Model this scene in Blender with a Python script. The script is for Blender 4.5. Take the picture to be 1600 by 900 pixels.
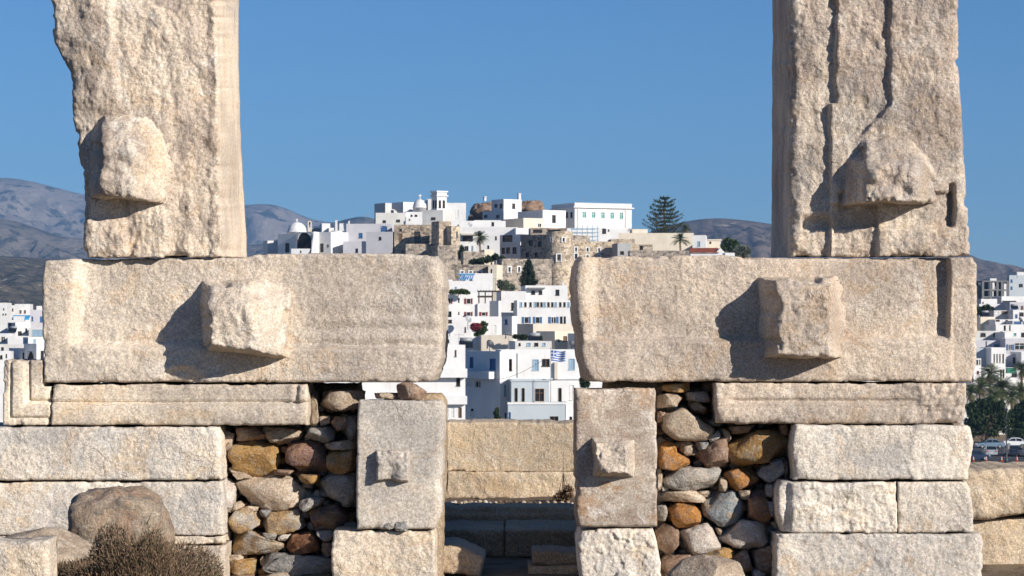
import bpy, math, random
import numpy as np
from mathutils import Vector

for _o in list(bpy.data.objects):
    bpy.data.objects.remove(_o)
SC = bpy.context.scene
COL = SC.collection

# ------------------------------------------------------------------ camera
F = 3900.0          # focal length in pixels of the 1600 px wide photograph
HY = 515.0          # pixel row of the horizon
ZC = 20.5           # eye height above the sea
CY = -17.0          # the camera stands 17 m in front of the gate
cam_d = bpy.data.cameras.new('camera')
cam = bpy.data.objects.new('camera', cam_d)
COL.objects.link(cam)
cam.location = (0, CY, ZC)
cam.rotation_euler = (math.radians(90), 0, 0)
cam_d.sensor_width = 36.0
cam_d.lens = F / 1600 * 36.0
cam_d.shift_y = (HY - 450) / 1600
cam_d.clip_start = 0.1
cam_d.clip_end = 40000
cam_d.dof.use_dof = True
cam_d.dof.focus_distance = 17.2
cam_d.dof.aperture_fstop = 22
SC.camera = cam

# ------------------------------------------------------------------ light
SUN_AZ, SUN_EL = 49.0, 22.0        # degrees to the right of the camera's back, and above the horizon
world = bpy.data.worlds.new('World')
SC.world = world
world.use_nodes = True
wn = world.node_tree
wn.nodes.clear()
sky = wn.nodes.new('ShaderNodeTexSky')
sky.sky_type = 'NISHITA'
sky.sun_disc = False
sky.sun_elevation = math.radians(SUN_EL)
sky.sun_rotation = math.radians(180 - SUN_AZ)
sky.altitude = 2500
sky.air_density = 1.28
sky.dust_density = 0.0
sky.ozone_density = 9.5
bg = wn.nodes.new('ShaderNodeBackground')
bg.inputs['Strength'].default_value = 0.068
wo = wn.nodes.new('ShaderNodeOutputWorld')
wn.links.new(sky.outputs[0], bg.inputs[0])
wn.links.new(bg.outputs[0], wo.inputs[0])

sun_d = bpy.data.lights.new('sun', 'SUN')
sun_d.energy = 5.0
sun_d.angle = math.radians(0.53)
sun_d.color = (1.0, 0.93, 0.84)
sun = bpy.data.objects.new('sun', sun_d)
COL.objects.link(sun)
_a, _e = math.radians(SUN_AZ), math.radians(SUN_EL)
SUNV = Vector((math.sin(_a) * math.cos(_e), -math.cos(_a) * math.cos(_e), math.sin(_e)))
sun.rotation_euler = SUNV.to_track_quat('Z', 'Y').to_euler()
sun.location = (30, -40, 60)

SC.view_settings.view_transform = 'Standard'
SC.view_settings.look = 'None'
SC.view_settings.gamma = 1.0
SC.view_settings.exposure = 0.42
SC.view_settings.use_curve_mapping = False
SC.render.engine = 'CYCLES'
SC.cycles.max_bounces = 6
SC.cycles.diffuse_bounces = 2
SC.cycles.volume_bounces = 0
SC.cycles.use_denoising = True

# ------------------------------------------------------------------ noise
rng = random.Random(7)

def _hash(i, j, k, seed):
    h = (i.astype(np.uint32) * np.uint32(374761393) + j.astype(np.uint32) * np.uint32(668265263)
         + k.astype(np.uint32) * np.uint32(2147483647) + np.uint32((seed * 974634777 + 12345) & 0xffffffff))
    h = (h ^ (h >> np.uint32(13))) * np.uint32(1274126177)
    h = (h ^ (h >> np.uint32(15))) * np.uint32(2246822519)
    return h ^ (h >> np.uint32(16))

def noise(p, seed=0):
    """gradient noise of points (N,3), about -1..1"""
    p = np.asarray(p, dtype=np.float64)
    b = np.floor(p)
    f = p - b
    b = b.astype(np.int64)
    w = f * f * f * (f * (f * 6 - 15) + 10)
    out = np.zeros(len(p))
    for dx in (0, 1):
        wx = w[:, 0] if dx else 1 - w[:, 0]
        for dy in (0, 1):
            wy = w[:, 1] if dy else 1 - w[:, 1]
            for dz in (0, 1):
                wz = w[:, 2] if dz else 1 - w[:, 2]
                h = _hash(b[:, 0] + dx, b[:, 1] + dy, b[:, 2] + dz, seed)
                gx = (h & np.uint32(1023)).astype(np.float64) / 511.5 - 1
                gy = ((h >> np.uint32(10)) & np.uint32(1023)).astype(np.float64) / 511.5 - 1
                gz = ((h >> np.uint32(20)) & np.uint32(1023)).astype(np.float64) / 511.5 - 1
                out += wx * wy * wz * (gx * (f[:, 0] - dx) + gy * (f[:, 1] - dy) + gz * (f[:, 2] - dz))
    return out * 1.35

def fbm(p, octaves=4, seed=0, gain=0.5, lac=2.03):
    p = np.asarray(p, dtype=np.float64)
    a, s = 1.0, np.zeros(len(p))
    for o in range(octaves):
        s += a * noise(p, seed + o * 17)
        p = p * lac
        a *= gain
    return s

def sstep(a, b, x):
    t = np.clip((x - a) / (b - a), 0, 1)
    return t * t * (3 - 2 * t)

# ------------------------------------------------------------------ pixels of the photograph -> places
def W(px, py, D):
    return ((px - 800) / F * D, D + CY, ZC + (HY - py) / F * D)

# ------------------------------------------------------------------ object helpers
ORIGIN = {}

def link(o):
    COL.objects.link(o)
    return o

def props(o, label=None, cat=None, group=None, kind=None):
    if label: o['label'] = label
    if cat: o['category'] = cat
    if group: o['group'] = group
    if kind: o['kind'] = kind
    return o

def thing(name, loc, label=None, cat=None, group=None):
    o = bpy.data.objects.new(name, None)
    o.empty_display_size = 0.3
    o.location = loc
    link(o)
    ORIGIN[o.name] = tuple(loc)
    return props(o, label, cat, group)

def mesh_np(name, verts, quads=None, tris=None):
    me = bpy.data.meshes.new(name)
    verts = np.asarray(verts, dtype=np.float32)
    nq = 0 if quads is None else len(quads)
    nt = 0 if tris is None else len(tris)
    me.vertices.add(len(verts))
    me.vertices.foreach_set('co', verts.ravel())
    idx = []
    if nq: idx.append(np.asarray(quads, dtype=np.int32).ravel())
    if nt: idx.append(np.asarray(tris, dtype=np.int32).ravel())
    idx = np.concatenate(idx)
    me.loops.add(len(idx))
    me.loops.foreach_set('vertex_index', idx)
    me.polygons.add(nq + nt)
    starts = np.concatenate([np.arange(nq) * 4, nq * 4 + np.arange(nt) * 3]).astype(np.int32)
    me.polygons.foreach_set('loop_start', starts)
    me.update(calc_edges=True)
    me.validate()
    return me

def obj(name, me, mat, parent=None, smooth=False):
    """me: a mesh in world coordinates, re-based on the parent's (or its own base) origin"""
    n = len(me.vertices)
    co = np.empty(n * 3, dtype=np.float32)
    me.vertices.foreach_get('co', co)
    co = co.reshape(-1, 3)
    if parent is not None:
        org = ORIGIN[parent.name]
    else:
        mn, mx = co.min(0), co.max(0)
        org = (float((mn[0] + mx[0]) / 2), float((mn[1] + mx[1]) / 2), float(mn[2]))
    me.vertices.foreach_set('co', (co - np.array(org, dtype=np.float32)).ravel())
    for m in (mat if isinstance(mat, (list, tuple)) else [mat]):
        me.materials.append(M[m] if isinstance(m, str) else m)
    me.polygons.foreach_set('use_smooth', [smooth] * len(me.polygons))
    me.update()
    o = bpy.data.objects.new(name, me)
    link(o)
    ORIGIN[o.name] = org
    if parent is not None:
        o.parent = parent
    else:
        o.location = org
    return o

class MB:
    """collects boxes, prisms, tubes, lathes into one mesh"""
    def __init__(s):
        s.v, s.f, s.mi = [], [], []
        s.cur = 0
    def add(s, vs, fs):
        n = len(s.v)
        s.v += [tuple(v) for v in vs]
        for f in fs:
            s.f.append(tuple(i + n for i in f))
            s.mi.append(s.cur)
    def box(s, c, e1, e2, e3):
        """centre c and three half axes"""
        c, e1, e2, e3 = Vector(c), Vector(e1), Vector(e2), Vector(e3)
        vs = [c + a * e1 + b * e2 + d * e3 for d in (-1, 1) for b in (-1, 1) for a in (-1, 1)]
        s.add(vs, [(0, 2, 3, 1), (4, 5, 7, 6), (0, 1, 5, 4), (2, 6, 7, 3), (0, 4, 6, 2), (1, 3, 7, 5)])
    def bx(s, x0, x1, y0, y1, z0, z1):
        s.box(((x0 + x1) / 2, (y0 + y1) / 2, (z0 + z1) / 2), ((x1 - x0) / 2, 0, 0), (0, (y1 - y0) / 2, 0), (0, 0, (z1 - z0) / 2))
    def tube(s, pts, rads, n=6, cap=True):
        pts = [Vector(p) for p in pts]
        if not isinstance(rads, (list, tuple)): rads = [rads] * len(pts)
        base = len(s.v)
        vs = []
        for i, p in enumerate(pts):
            d = (pts[min(i + 1, len(pts) - 1)] - pts[max(i - 1, 0)])
            if d.length < 1e-9: d = Vector((0, 0, 1))
            d.normalize()
            a = d.cross(Vector((0.31, 0.94, 0.12)))
            if a.length < 1e-3: a = d.cross(Vector((1, 0, 0)))
            a.normalize()
            b = d.cross(a)
            for k in range(n):
                t = 2 * math.pi * k / n
                vs.append(p + (a * math.cos(t) + b * math.sin(t)) * rads[i])
        fs = []
        for i in range(len(pts) - 1):
            for k in range(n):
                k2 = (k + 1) % n
                fs.append((i * n + k, i * n + k2, (i + 1) * n + k2, (i + 1) * n + k))
        if cap:
            fs.append(tuple(range(n - 1, -1, -1)))
            fs.append(tuple((len(pts) - 1) * n + k for k in range(n)))
        s.add(vs, fs)
    def lathe(s, c, prof, n=16):
        """profile [(radius, z)] turned about the vertical through c"""
        vs, fs = [], []
        for r, z in prof:
            for k in range(n):
                t = 2 * math.pi * k / n
                vs.append((c[0] + r * math.cos(t), c[1] + r * math.sin(t), c[2] + z))
        for i in range(len(prof) - 1):
            for k in range(n):
                k2 = (k + 1) % n
                fs.append((i * n + k, i * n + k2, (i + 1) * n + k2, (i + 1) * n + k))
        fs.append(tuple(range(n - 1, -1, -1)))
        fs.append(tuple((len(prof) - 1) * n + k for k in range(n)))
        s.add(vs, fs)
    def build(s, name, mat, parent=None, smooth=False):
        me = bpy.data.meshes.new(name)
        me.from_pydata(s.v, [], s.f)
        o = obj(name, me, mat, parent, smooth)
        if any(s.mi):
            me.polygons.foreach_set('material_index', s.mi)
        return o

# ------------------------------------------------------------------ materials
M = {}

class NT:
    def __init__(s, name):
        s.m = bpy.data.materials.new(name)
        s.m.use_nodes = True
        s.t = s.m.node_tree
        s.t.nodes.clear()
        s.out = s.t.nodes.new('ShaderNodeOutputMaterial')
        s.p = s.t.nodes.new('ShaderNodeBsdfPrincipled')
        s.t.links.new(s.p.outputs[0], s.out.inputs[0])
        M[name] = s.m
        s._co = None
    def n(s, typ, **kw):
        nd = s.t.nodes.new(typ)
        for k, v in kw.items():
            setattr(nd, k, v)
        return nd
    def l(s, a, b):
        s.t.links.new(a, b)
    def co(s, scale=(1, 1, 1), rand=True):
        """object coordinates, shifted by a random amount for each object"""
        tc = s.n('ShaderNodeTexCoord')
        mp = s.n('ShaderNodeMapping')
        mp.inputs['Scale'].default_value = scale
        s.l(tc.outputs['Object'], mp.inputs['Vector'])
        if rand:
            oi = s.n('ShaderNodeObjectInfo')
            ml = s.n('ShaderNodeMath', operation='MULTIPLY')
            ml.inputs[1].default_value = 57.0
            s.l(oi.outputs['Random'], ml.inputs[0])
            s.l(ml.outputs[0], mp.inputs['Location'])
        return mp.outputs[0]
    def noise(s, co, scale, detail=4, rough=0.55, dist=0.0):
        nd = s.n('ShaderNodeTexNoise')
        nd.inputs['Scale'].default_value = scale
        nd.inputs['Detail'].default_value = detail
        nd.inputs['Roughness'].default_value = rough
        nd.inputs['Distortion'].default_value = dist
        s.l(co, nd.inputs['Vector'])
        return nd.outputs['Fac']
    def ramp(s, fac, a, b, va=0.0, vb=1.0):
        mr = s.n('ShaderNodeMapRange')
        mr.interpolation_type = 'SMOOTHSTEP'
        for i, v in zip(('From Min', 'From Max', 'To Min', 'To Max'), (a, b, va, vb)):
            mr.inputs[i].default_value = v
        s.l(fac, mr.inputs['Value'])
        return mr.outputs[0]
    def mix(s, fac, a, b, mode='MIX'):
        mx = s.n('ShaderNodeMix', data_type='RGBA', blend_type=mode)
        for sock, v in ((mx.inputs[0], fac), (mx.inputs[6], a), (mx.inputs[7], b)):
            if isinstance(v, (int, float)):
                sock.default_value = v
            elif isinstance(v, tuple):
                sock.default_value = (v[0], v[1], v[2], 1)
            else:
                s.l(v, sock)
        return mx.outputs[2]
    def bump(s, h, dist, strength=1.0, prev=None):
        b = s.n('ShaderNodeBump')
        b.inputs['Distance'].default_value = dist
        b.inputs['Strength'].default_value = strength
        s.l(h, b.inputs['Height'])
        if prev is not None:
            s.l(prev, b.inputs['Normal'])
        return b.outputs[0]
    def math(s, op, a, b):
        m = s.n('ShaderNodeMath', operation=op)
        for sock, v in ((m.inputs[0], a), (m.inputs[1], b)):
            if isinstance(v, (int, float)): sock.default_value = v
            else: s.l(v, sock)
        return m.outputs[0]
    def done(s, col, rough=0.9, nrm=None, spec=0.25):
        if isinstance(col, tuple): s.p.inputs['Base Color'].default_value = (*col, 1)
        else: s.l(col, s.p.inputs['Base Color'])
        if isinstance(rough, float): s.p.inputs['Roughness'].default_value = rough
        else: s.l(rough, s.p.inputs['Roughness'])
        s.p.inputs['Specular IOR Level'].default_value = spec
        if nrm is not None: s.l(nrm, s.p.inputs['Normal'])
        return s.m

def marble(name, a, b, c, stain, streak=0.0, grain=1.0, stain_amt=0.5, coarse=1.0, white=0.4):
    """weathered marble: two body colours, grey patina, rusty stains, crystalline speckle"""
    t = NT(name)
    co = t.co()
    cs = t.co((2.6, 2.6, 0.28))
    ch = t.co((0.35, 0.35, 3.2))
    n1 = t.ramp(t.noise(co, 1.7, 5, 0.6, 0.4), 0.43, 0.57)
    col = t.mix(n1, a, b)
    n2 = t.ramp(t.noise(co, 3.8, 6, 0.68, 0.8), 0.47, 0.60)
    col = t.mix(t.math('MULTIPLY', n2, 0.75), col, c)
    if streak:
        n3 = t.ramp(t.noise(cs, 2.2, 4, 0.6), 0.52, 0.62)
        col = t.mix(t.math('MULTIPLY', n3, streak), col, (0.74, 0.66, 0.55))
        n3b = t.ramp(t.noise(cs, 3.1, 4, 0.6), 0.52, 0.64)
        col = t.mix(t.math('MULTIPLY', n3b, streak * 0.6), col, (0.30, 0.235, 0.19))
    else:
        n3 = t.ramp(t.noise(ch, 2.4, 4, 0.6), 0.50, 0.62)
        col = t.mix(t.math('MULTIPLY', n3, 0.35), col, c)
    n4 = t.ramp(t.noise(co, 2.6, 5, 0.7, 1.2), 0.53, 0.64)
    col = t.mix(t.math('MULTIPLY', n4, stain_amt), col, stain)
    n4b = t.ramp(t.noise(co, 6.0, 5, 0.65, 0.6), 0.55, 0.67)
    col = t.mix(t.math('MULTIPLY', n4b, white), col, (0.76, 0.71, 0.63))
    big = t.noise(co, 0.9, 3, 0.5, 0.5)
    col = t.mix(1.0, col, t.mix(t.ramp(big, 0.42, 0.58), (0.84, 0.835, 0.84), (1.10, 1.085, 1.06)), 'MULTIPLY')
    sp = t.noise(co, 70, 3, 0.75)
    col = t.mix(1.0, col, t.mix(t.ramp(sp, 0.32, 0.68), (0.66, 0.64, 0.62), (1.22, 1.21, 1.20)), 'MULTIPLY')
    fl = t.ramp(t.noise(co, 58, 2, 0.6), 0.63, 0.72)
    col = t.mix(t.math('MULTIPLY', fl, 0.6), col, (0.80, 0.77, 0.72))
    pit = t.ramp(t.noise(co, 31, 4, 0.75), 0.60, 0.74)
    col = t.mix(t.math('MULTIPLY', pit, 0.45), col, (0.24, 0.19, 0.15))
    # cracks and dark lichen
    cv = t.n('ShaderNodeTexVoronoi', feature='DISTANCE_TO_EDGE')
    cv.inputs['Scale'].default_value = 2.3
    wv = t.n('ShaderNodeTexNoise')
    wv.inputs['Scale'].default_value = 3.5
    wv.inputs['Detail'].default_value = 5
    t.l(co, wv.inputs['Vector'])
    vm = t.n('ShaderNodeVectorMath', operation='MULTIPLY_ADD')
    vm.inputs[1].default_value = (0.55, 0.55, 0.55)
    t.l(wv.outputs['Color'], vm.inputs[0])
    t.l(co, vm.inputs[2])
    t.l(vm.outputs[0], cv.inputs['Vector'])
    ck = t.math('MULTIPLY', t.ramp(cv.outputs['Distance'], 0.002, 0.016, 1.0, 0.0), t.ramp(t.noise(co, 1.3, 3, 0.5), 0.58, 0.66))
    col = t.mix(t.math('MULTIPLY', ck, 0.25), col, (0.20, 0.155, 0.12))
    li = t.ramp(t.noise(co, 11, 6, 0.72, 0.4), 0.64, 0.72)
    col = t.mix(t.math('MULTIPLY', li, 0.45), col, (0.27, 0.245, 0.215))
    # relief: chisel grain, pits
    g1 = t.noise(co, 46, 5, 0.66, 0.2)
    g2 = t.noise(co, 110, 3, 0.6)
    worn = t.ramp(t.noise(co, 1.9, 4, 0.6, 0.7), 0.36, 0.58, 0.30, 1.0)
    g1 = t.math('MULTIPLY', g1, worn)
    g3 = t.math('MULTIPLY', t.noise(co, 15, 4, 0.6, 0.4), worn)
    nr = t.bump(g3, 0.022 * coarse, 0.55 * grain)
    nr = t.bump(g1, 0.016 * coarse, 0.75 * grain, nr)
    nr = t.bump(g2, 0.005, 0.7 * grain, nr)
    nr = t.bump(t.math('SUBTRACT', 1.0, ck), 0.006, 0.6, nr)
    return t.done(col, 0.88, nr, 0.2)

marble('marble_jamb_pale', (0.66, 0.565, 0.455), (0.55, 0.455, 0.365), (0.43, 0.365, 0.31), (0.60, 0.44, 0.27), streak=0.75, stain_amt=0.40, coarse=1.2, white=0.55)
marble('marble_jamb_grey', (0.58, 0.50, 0.41), (0.46, 0.38, 0.315), (0.45, 0.405, 0.36), (0.54, 0.41, 0.27), streak=0.65, stain_amt=0.35, coarse=1.3, white=0.45)
marble('marble_sill_left', (0.65, 0.575, 0.48), (0.57, 0.49, 0.40), (0.49, 0.435, 0.375), (0.63, 0.48, 0.33), stain_amt=0.55, white=0.45, coarse=0.8)
marble('marble_sill_right', (0.60, 0.515, 0.42), (0.53, 0.445, 0.36), (0.49, 0.42, 0.355), (0.56, 0.42, 0.29), stain_amt=0.55, white=0.40, coarse=0.8)
marble('marble_boss', (0.69, 0.61, 0.51), (0.55, 0.475, 0.39), (0.49, 0.43, 0.37), (0.62, 0.48, 0.33), stain_amt=0.3, coarse=1.3, white=0.55)
marble('marble_white', (0.74, 0.68, 0.59), (0.69, 0.62, 0.525), (0.55, 0.525, 0.485), (0.66, 0.50, 0.33), stain_amt=0.55, white=0.5, coarse=0.75)
marble('marble_cream', (0.69, 0.60, 0.485), (0.64, 0.545, 0.43), (0.51, 0.46, 0.40), (0.63, 0.48, 0.31), stain_amt=0.45, white=0.35)
marble('marble_moulding', (0.67, 0.585, 0.47), (0.62, 0.53, 0.42), (0.52, 0.46, 0.39), (0.64, 0.48, 0.31), stain_amt=0.5, grain=0.45, white=0.35)
marble('marble_slab', (0.56, 0.515, 0.45), (0.51, 0.46, 0.395), (0.47, 0.44, 0.40), (0.53, 0.41, 0.29), stain_amt=0.3, grain=0.5, white=0.2)
marble('marble_slab_stained', (0.60, 0.53, 0.44), (0.47, 0.385, 0.31), (0.36, 0.275, 0.21), (0.46, 0.30, 0.18), stain_amt=0.85, grain=0.5, white=0.75)
marble('marble_bench', (0.59, 0.475, 0.335), (0.57, 0.455, 0.315), (0.52, 0.435, 0.33), (0.59, 0.40, 0.21), stain_amt=0.5, white=0.3)
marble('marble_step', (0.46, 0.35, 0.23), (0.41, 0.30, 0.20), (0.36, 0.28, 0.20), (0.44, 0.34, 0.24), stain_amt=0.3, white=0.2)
marble('marble_far', (0.60, 0.495, 0.365), (0.56, 0.455, 0.325), (0.49, 0.41, 0.32), (0.54, 0.38, 0.23), stain_amt=0.4, white=0.3)

marble('marble_dressed_sunlit', (0.72, 0.62, 0.50), (0.68, 0.57, 0.44), (0.62, 0.53, 0.43), (0.68, 0.50, 0.32), streak=0.5, grain=0.3, stain_amt=0.4, white=0.3)  # smooth dressed face; its paler colour also carries the sunlight falling on it

def rock(name, a, b, c, vein=0.3, scale=6.0):
    t = NT(name)
    co = t.co()
    cs = t.co((1.0, 1.0, 3.5))
    col = t.mix(t.ramp(t.noise(co, scale, 6, 0.65, 0.8), 0.36, 0.62), a, b)
    col = t.mix(t.ramp(t.noise(co, scale * 2.3, 5, 0.6, 0.6), 0.48, 0.66), col, c)
    col = t.mix(t.math('MULTIPLY', t.ramp(t.noise(cs, scale * 2, 4, 0.6, 1.5), 0.56, 0.68), vein), col, (0.60, 0.53, 0.44))
    col = t.mix(1.0, col, t.mix(t.ramp(t.noise(co, 85, 3, 0.7), 0.3, 0.7), (0.66, 0.66, 0.66), (1.25, 1.25, 1.25)), 'MULTIPLY')
    nr = t.bump(t.noise(co, 24, 6, 0.65, 0.4), 0.03, 0.7)
    nr = t.bump(t.noise(co, 90, 3, 0.6), 0.006, 0.6, nr)
    return t.done(col, 0.85, nr, 0.25)

rock('rock_tan', (0.42, 0.33, 0.24), (0.34, 0.26, 0.19), (0.47, 0.39, 0.30))
rock('rock_ochre', (0.40, 0.24, 0.085), (0.30, 0.17, 0.065), (0.36, 0.27, 0.17))
rock('rock_orange', (0.42, 0.20, 0.055), (0.33, 0.145, 0.045), (0.28, 0.17, 0.10))
rock('rock_red', (0.27, 0.125, 0.06), (0.20, 0.09, 0.05), (0.36, 0.20, 0.10))
rock('rock_purple', (0.25, 0.145, 0.115), (0.33, 0.19, 0.09), (0.20, 0.13, 0.12))
rock('rock_brown', (0.30, 0.20, 0.14), (0.25, 0.16, 0.11), (0.36, 0.27, 0.20))
rock('rock_cream', (0.57, 0.46, 0.34), (0.52, 0.40, 0.29), (0.60, 0.52, 0.42))
rock('rock_white', (0.57, 0.51, 0.44), (0.50, 0.42, 0.36), (0.62, 0.57, 0.51))
rock('rock_grey', (0.38, 0.35, 0.31), (0.31, 0.29, 0.26), (0.44, 0.38, 0.31), 0.5)
rock('rock_slate', (0.30, 0.29, 0.27), (0.25, 0.24, 0.23), (0.36, 0.33, 0.29), 0.4)
rock('rock_blue', (0.30, 0.31, 0.31), (0.24, 0.26, 0.27), (0.40, 0.31, 0.22), 0.35)
rock('rock_mix', (0.43, 0.27, 0.11), (0.39, 0.36, 0.32), (0.30, 0.20, 0.12), 0.4, 4.0)
rock('rock_granite', (0.30, 0.195, 0.13), (0.33, 0.265, 0.195), (0.20, 0.165, 0.13), 0.3, 4.0)
rock('rock_earth', (0.16, 0.11, 0.075), (0.12, 0.085, 0.06), (0.20, 0.15, 0.11), 0.0)
rock('rock_hill', (0.25, 0.165, 0.11), (0.19, 0.125, 0.09), (0.33, 0.23, 0.16), 0.2, 0.5)

def plaster(name, a, b, dirt=(0.42, 0.40, 0.37), amt=0.25, bumpd=0.02):
    t = NT(name)
    co = t.co()
    cs = t.co((1.4, 1.4, 0.22))
    col = t.mix(t.ramp(t.noise(co, 0.45, 5, 0.6), 0.38, 0.64), a, b)
    col = t.mix(t.math('MULTIPLY', t.ramp(t.noise(cs, 1.2, 5, 0.65), 0.55, 0.78), amt), col, dirt)
    col = t.mix(t.math('MULTIPLY', t.ramp(t.noise(co, 2.2, 6, 0.7), 0.58, 0.75), amt * 0.8), col, dirt)
    nr = t.bump(t.noise(co, 3.0, 5, 0.6), bumpd, 0.5)
    return t.done(col, 0.9, nr, 0.15)

plaster('white_plaster', (0.73, 0.725, 0.71), (0.66, 0.655, 0.645), (0.36, 0.345, 0.32), 0.30)
plaster('white_worn', (0.64, 0.63, 0.60), (0.56, 0.55, 0.52), (0.40, 0.38, 0.34), 0.5)
plaster('cream_plaster', (0.74, 0.66, 0.53), (0.68, 0.60, 0.48), (0.45, 0.40, 0.33), 0.4)
plaster('beige_plaster', (0.60, 0.54, 0.45), (0.55, 0.49, 0.41), (0.38, 0.34, 0.29), 0.5)
plaster('lavender_plaster', (0.55, 0.54, 0.565), (0.50, 0.49, 0.515), (0.42, 0.40, 0.41), 0.35)
plaster('blue_grey_plaster', (0.46, 0.51, 0.54), (0.43, 0.48, 0.51), (0.33, 0.35, 0.36), 0.35)
plaster('grey_plaster', (0.40, 0.40, 0.39), (0.34, 0.34, 0.34), (0.24, 0.23, 0.22), 0.5)
plaster('concrete', (0.20, 0.205, 0.21), (0.16, 0.165, 0.17), (0.12, 0.12, 0.12), 0.4)
plaster('roof_screed', (0.46, 0.445, 0.42), (0.38, 0.365, 0.34), (0.34, 0.32, 0.29), 0.5)

def masonry(name, cols, mortar, scale=1.7, amt=0.45):
    """rubble masonry too far off to tell its stones apart"""
    t = NT(name)
    co = t.co((1, 1, 1.45))
    v = t.n('ShaderNodeTexVoronoi')
    v.inputs['Scale'].default_value = scale
    t.l(co, v.inputs['Vector'])
    sx = t.n('ShaderNodeSeparateColor')
    t.l(v.outputs['Color'], sx.inputs[0])
    col = t.mix(t.ramp(sx.outputs[0], 0.15, 0.85), cols[0], cols[1])
    col = t.mix(t.ramp(sx.outputs[1], 0.55, 0.95), col, cols[2])
    e = t.n('ShaderNodeTexVoronoi', feature='DISTANCE_TO_EDGE')
    e.inputs['Scale'].default_value = scale
    t.l(co, e.inputs['Vector'])
    edge = t.ramp(e.outputs['Distance'], 0.02, 0.12)
    col = t.mix(t.math('MULTIPLY', t.math('SUBTRACT', 1.0, edge), amt), col, mortar)
    big = t.noise(t.co(), 0.35, 4, 0.6)
    col = t.mix(1.0, col, t.mix(t.ramp(big, 0.35, 0.65), (0.82, 0.82, 0.84), (1.12, 1.10, 1.06)), 'MULTIPLY')
    nr = t.bump(edge, 0.10, 0.8)
    nr = t.bump(t.noise(co, 6, 4, 0.6), 0.05, 0.6, nr)
    return t.done(col, 0.92, nr, 0.1)

masonry('castle_stone', ((0.36, 0.285, 0.21), (0.54, 0.44, 0.33), (0.20, 0.16, 0.125)), (0.58, 0.50, 0.40))
masonry('castle_stone_pale', ((0.50, 0.41, 0.30), (0.64, 0.54, 0.41), (0.28, 0.22, 0.165)), (0.62, 0.54, 0.43))
masonry('castle_stone_grey', ((0.31, 0.265, 0.215), (0.48, 0.41, 0.335), (0.17, 0.145, 0.12)), (0.52, 0.455, 0.385))

def flat(name, c, rough=0.6, spec=0.3, var=0.12, scale=8.0, metal=0.0):
    t = NT(name)
    lo = tuple(max(0, x * (1 - var)) for x in c)
    hi = tuple(x * (1 + var) for x in c)
    col = t.mix(t.ramp(t.noise(t.co(), scale, 4, 0.6), 0.3, 0.7), lo, hi)
    t.p.inputs['Metallic'].default_value = metal
    return t.done(col, rough, None, spec)

flat('glass_dark', (0.022, 0.024, 0.028), 0.12, 0.5)
flat('opening_dark', (0.03, 0.028, 0.026), 0.8, 0.1)
flat('glass_teal', (0.06, 0.30, 0.27), 0.2, 0.5)
flat('wood_dark', (0.055, 0.038, 0.028), 0.7)
flat('wood_brown', (0.16, 0.10, 0.06), 0.7)
flat('frame_white', (0.74, 0.73, 0.71), 0.6)
flat('frame_tan', (0.48, 0.42, 0.34), 0.7)
flat('shutter_blue', (0.055, 0.14, 0.30), 0.55)
flat('shutter_pale_blue', (0.30, 0.42, 0.52), 0.55)
flat('shutter_red', (0.20, 0.035, 0.03), 0.55)
flat('pergola_blue', (0.16, 0.36, 0.60), 0.6)
flat('awning_blue', (0.05, 0.30, 0.52), 0.7)
flat('awning_green', (0.05, 0.20, 0.13), 0.8)
flat('scaffold_blue', (0.30, 0.47, 0.60), 0.5, 0.4)
flat('metal_grey', (0.30, 0.31, 0.32), 0.45, 0.5)
flat('metal_dark', (0.035, 0.04, 0.05), 0.5, 0.4)
flat('tile_red', (0.36, 0.11, 0.06), 0.85)
flat('flag_blue', (0.035, 0.12, 0.42), 0.8, 0.1, 0.05)
flat('flag_white', (0.80, 0.80, 0.80), 0.8, 0.1, 0.03)
flat('sign_gold', (0.42, 0.27, 0.12), 0.6)
flat('car_blue', (0.20, 0.29, 0.38), 0.25, 0.6, 0.02, metal=0.3)
flat('car_silver', (0.46, 0.50, 0.53), 0.25, 0.6, 0.02, metal=0.4)
flat('car_white', (0.72, 0.73, 0.74), 0.25, 0.6, 0.02)
flat('car_navy', (0.02, 0.035, 0.075), 0.2, 0.6, 0.02)
flat('car_grey', (0.24, 0.25, 0.26), 0.25, 0.6, 0.02, metal=0.3)
flat('car_glass', (0.015, 0.018, 0.022), 0.06, 0.6)
flat('rubber', (0.02, 0.02, 0.02), 0.8)
flat('rim', (0.55, 0.55, 0.56), 0.3, 0.6, metal=0.6)
flat('lamp_red', (0.40, 0.02, 0.02), 0.3)
flat('lamp_clear', (0.75, 0.75, 0.72), 0.2)
flat('cone_red', (0.62, 0.08, 0.04), 0.6)
flat('plate_white', (0.7, 0.7, 0.66), 0.5)
flat('kerb_stone', (0.42, 0.39, 0.34), 0.9)
flat('asphalt', (0.055, 0.057, 0.06), 0.9, 0.2, 0.25, 0.6)
flat('paint_white', (0.62, 0.62, 0.60), 0.8)
flat('bark', (0.14, 0.10, 0.07), 0.9, 0.1, 0.3)
flat('palm_bark', (0.20, 0.145, 0.10), 0.95, 0.1, 0.35)
flat('flower_red', (0.26, 0.03, 0.05), 0.8)
flat('clay_pot', (0.36, 0.17, 0.10), 0.8)

def foliage(name, a, b, scale=2.0, rough=0.75):
    t = NT(name)
    col = t.mix(t.ramp(t.noise(t.co(), scale, 3, 0.6), 0.35, 0.65), a, b)
    return t.done(col, rough, None, 0.2)

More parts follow.
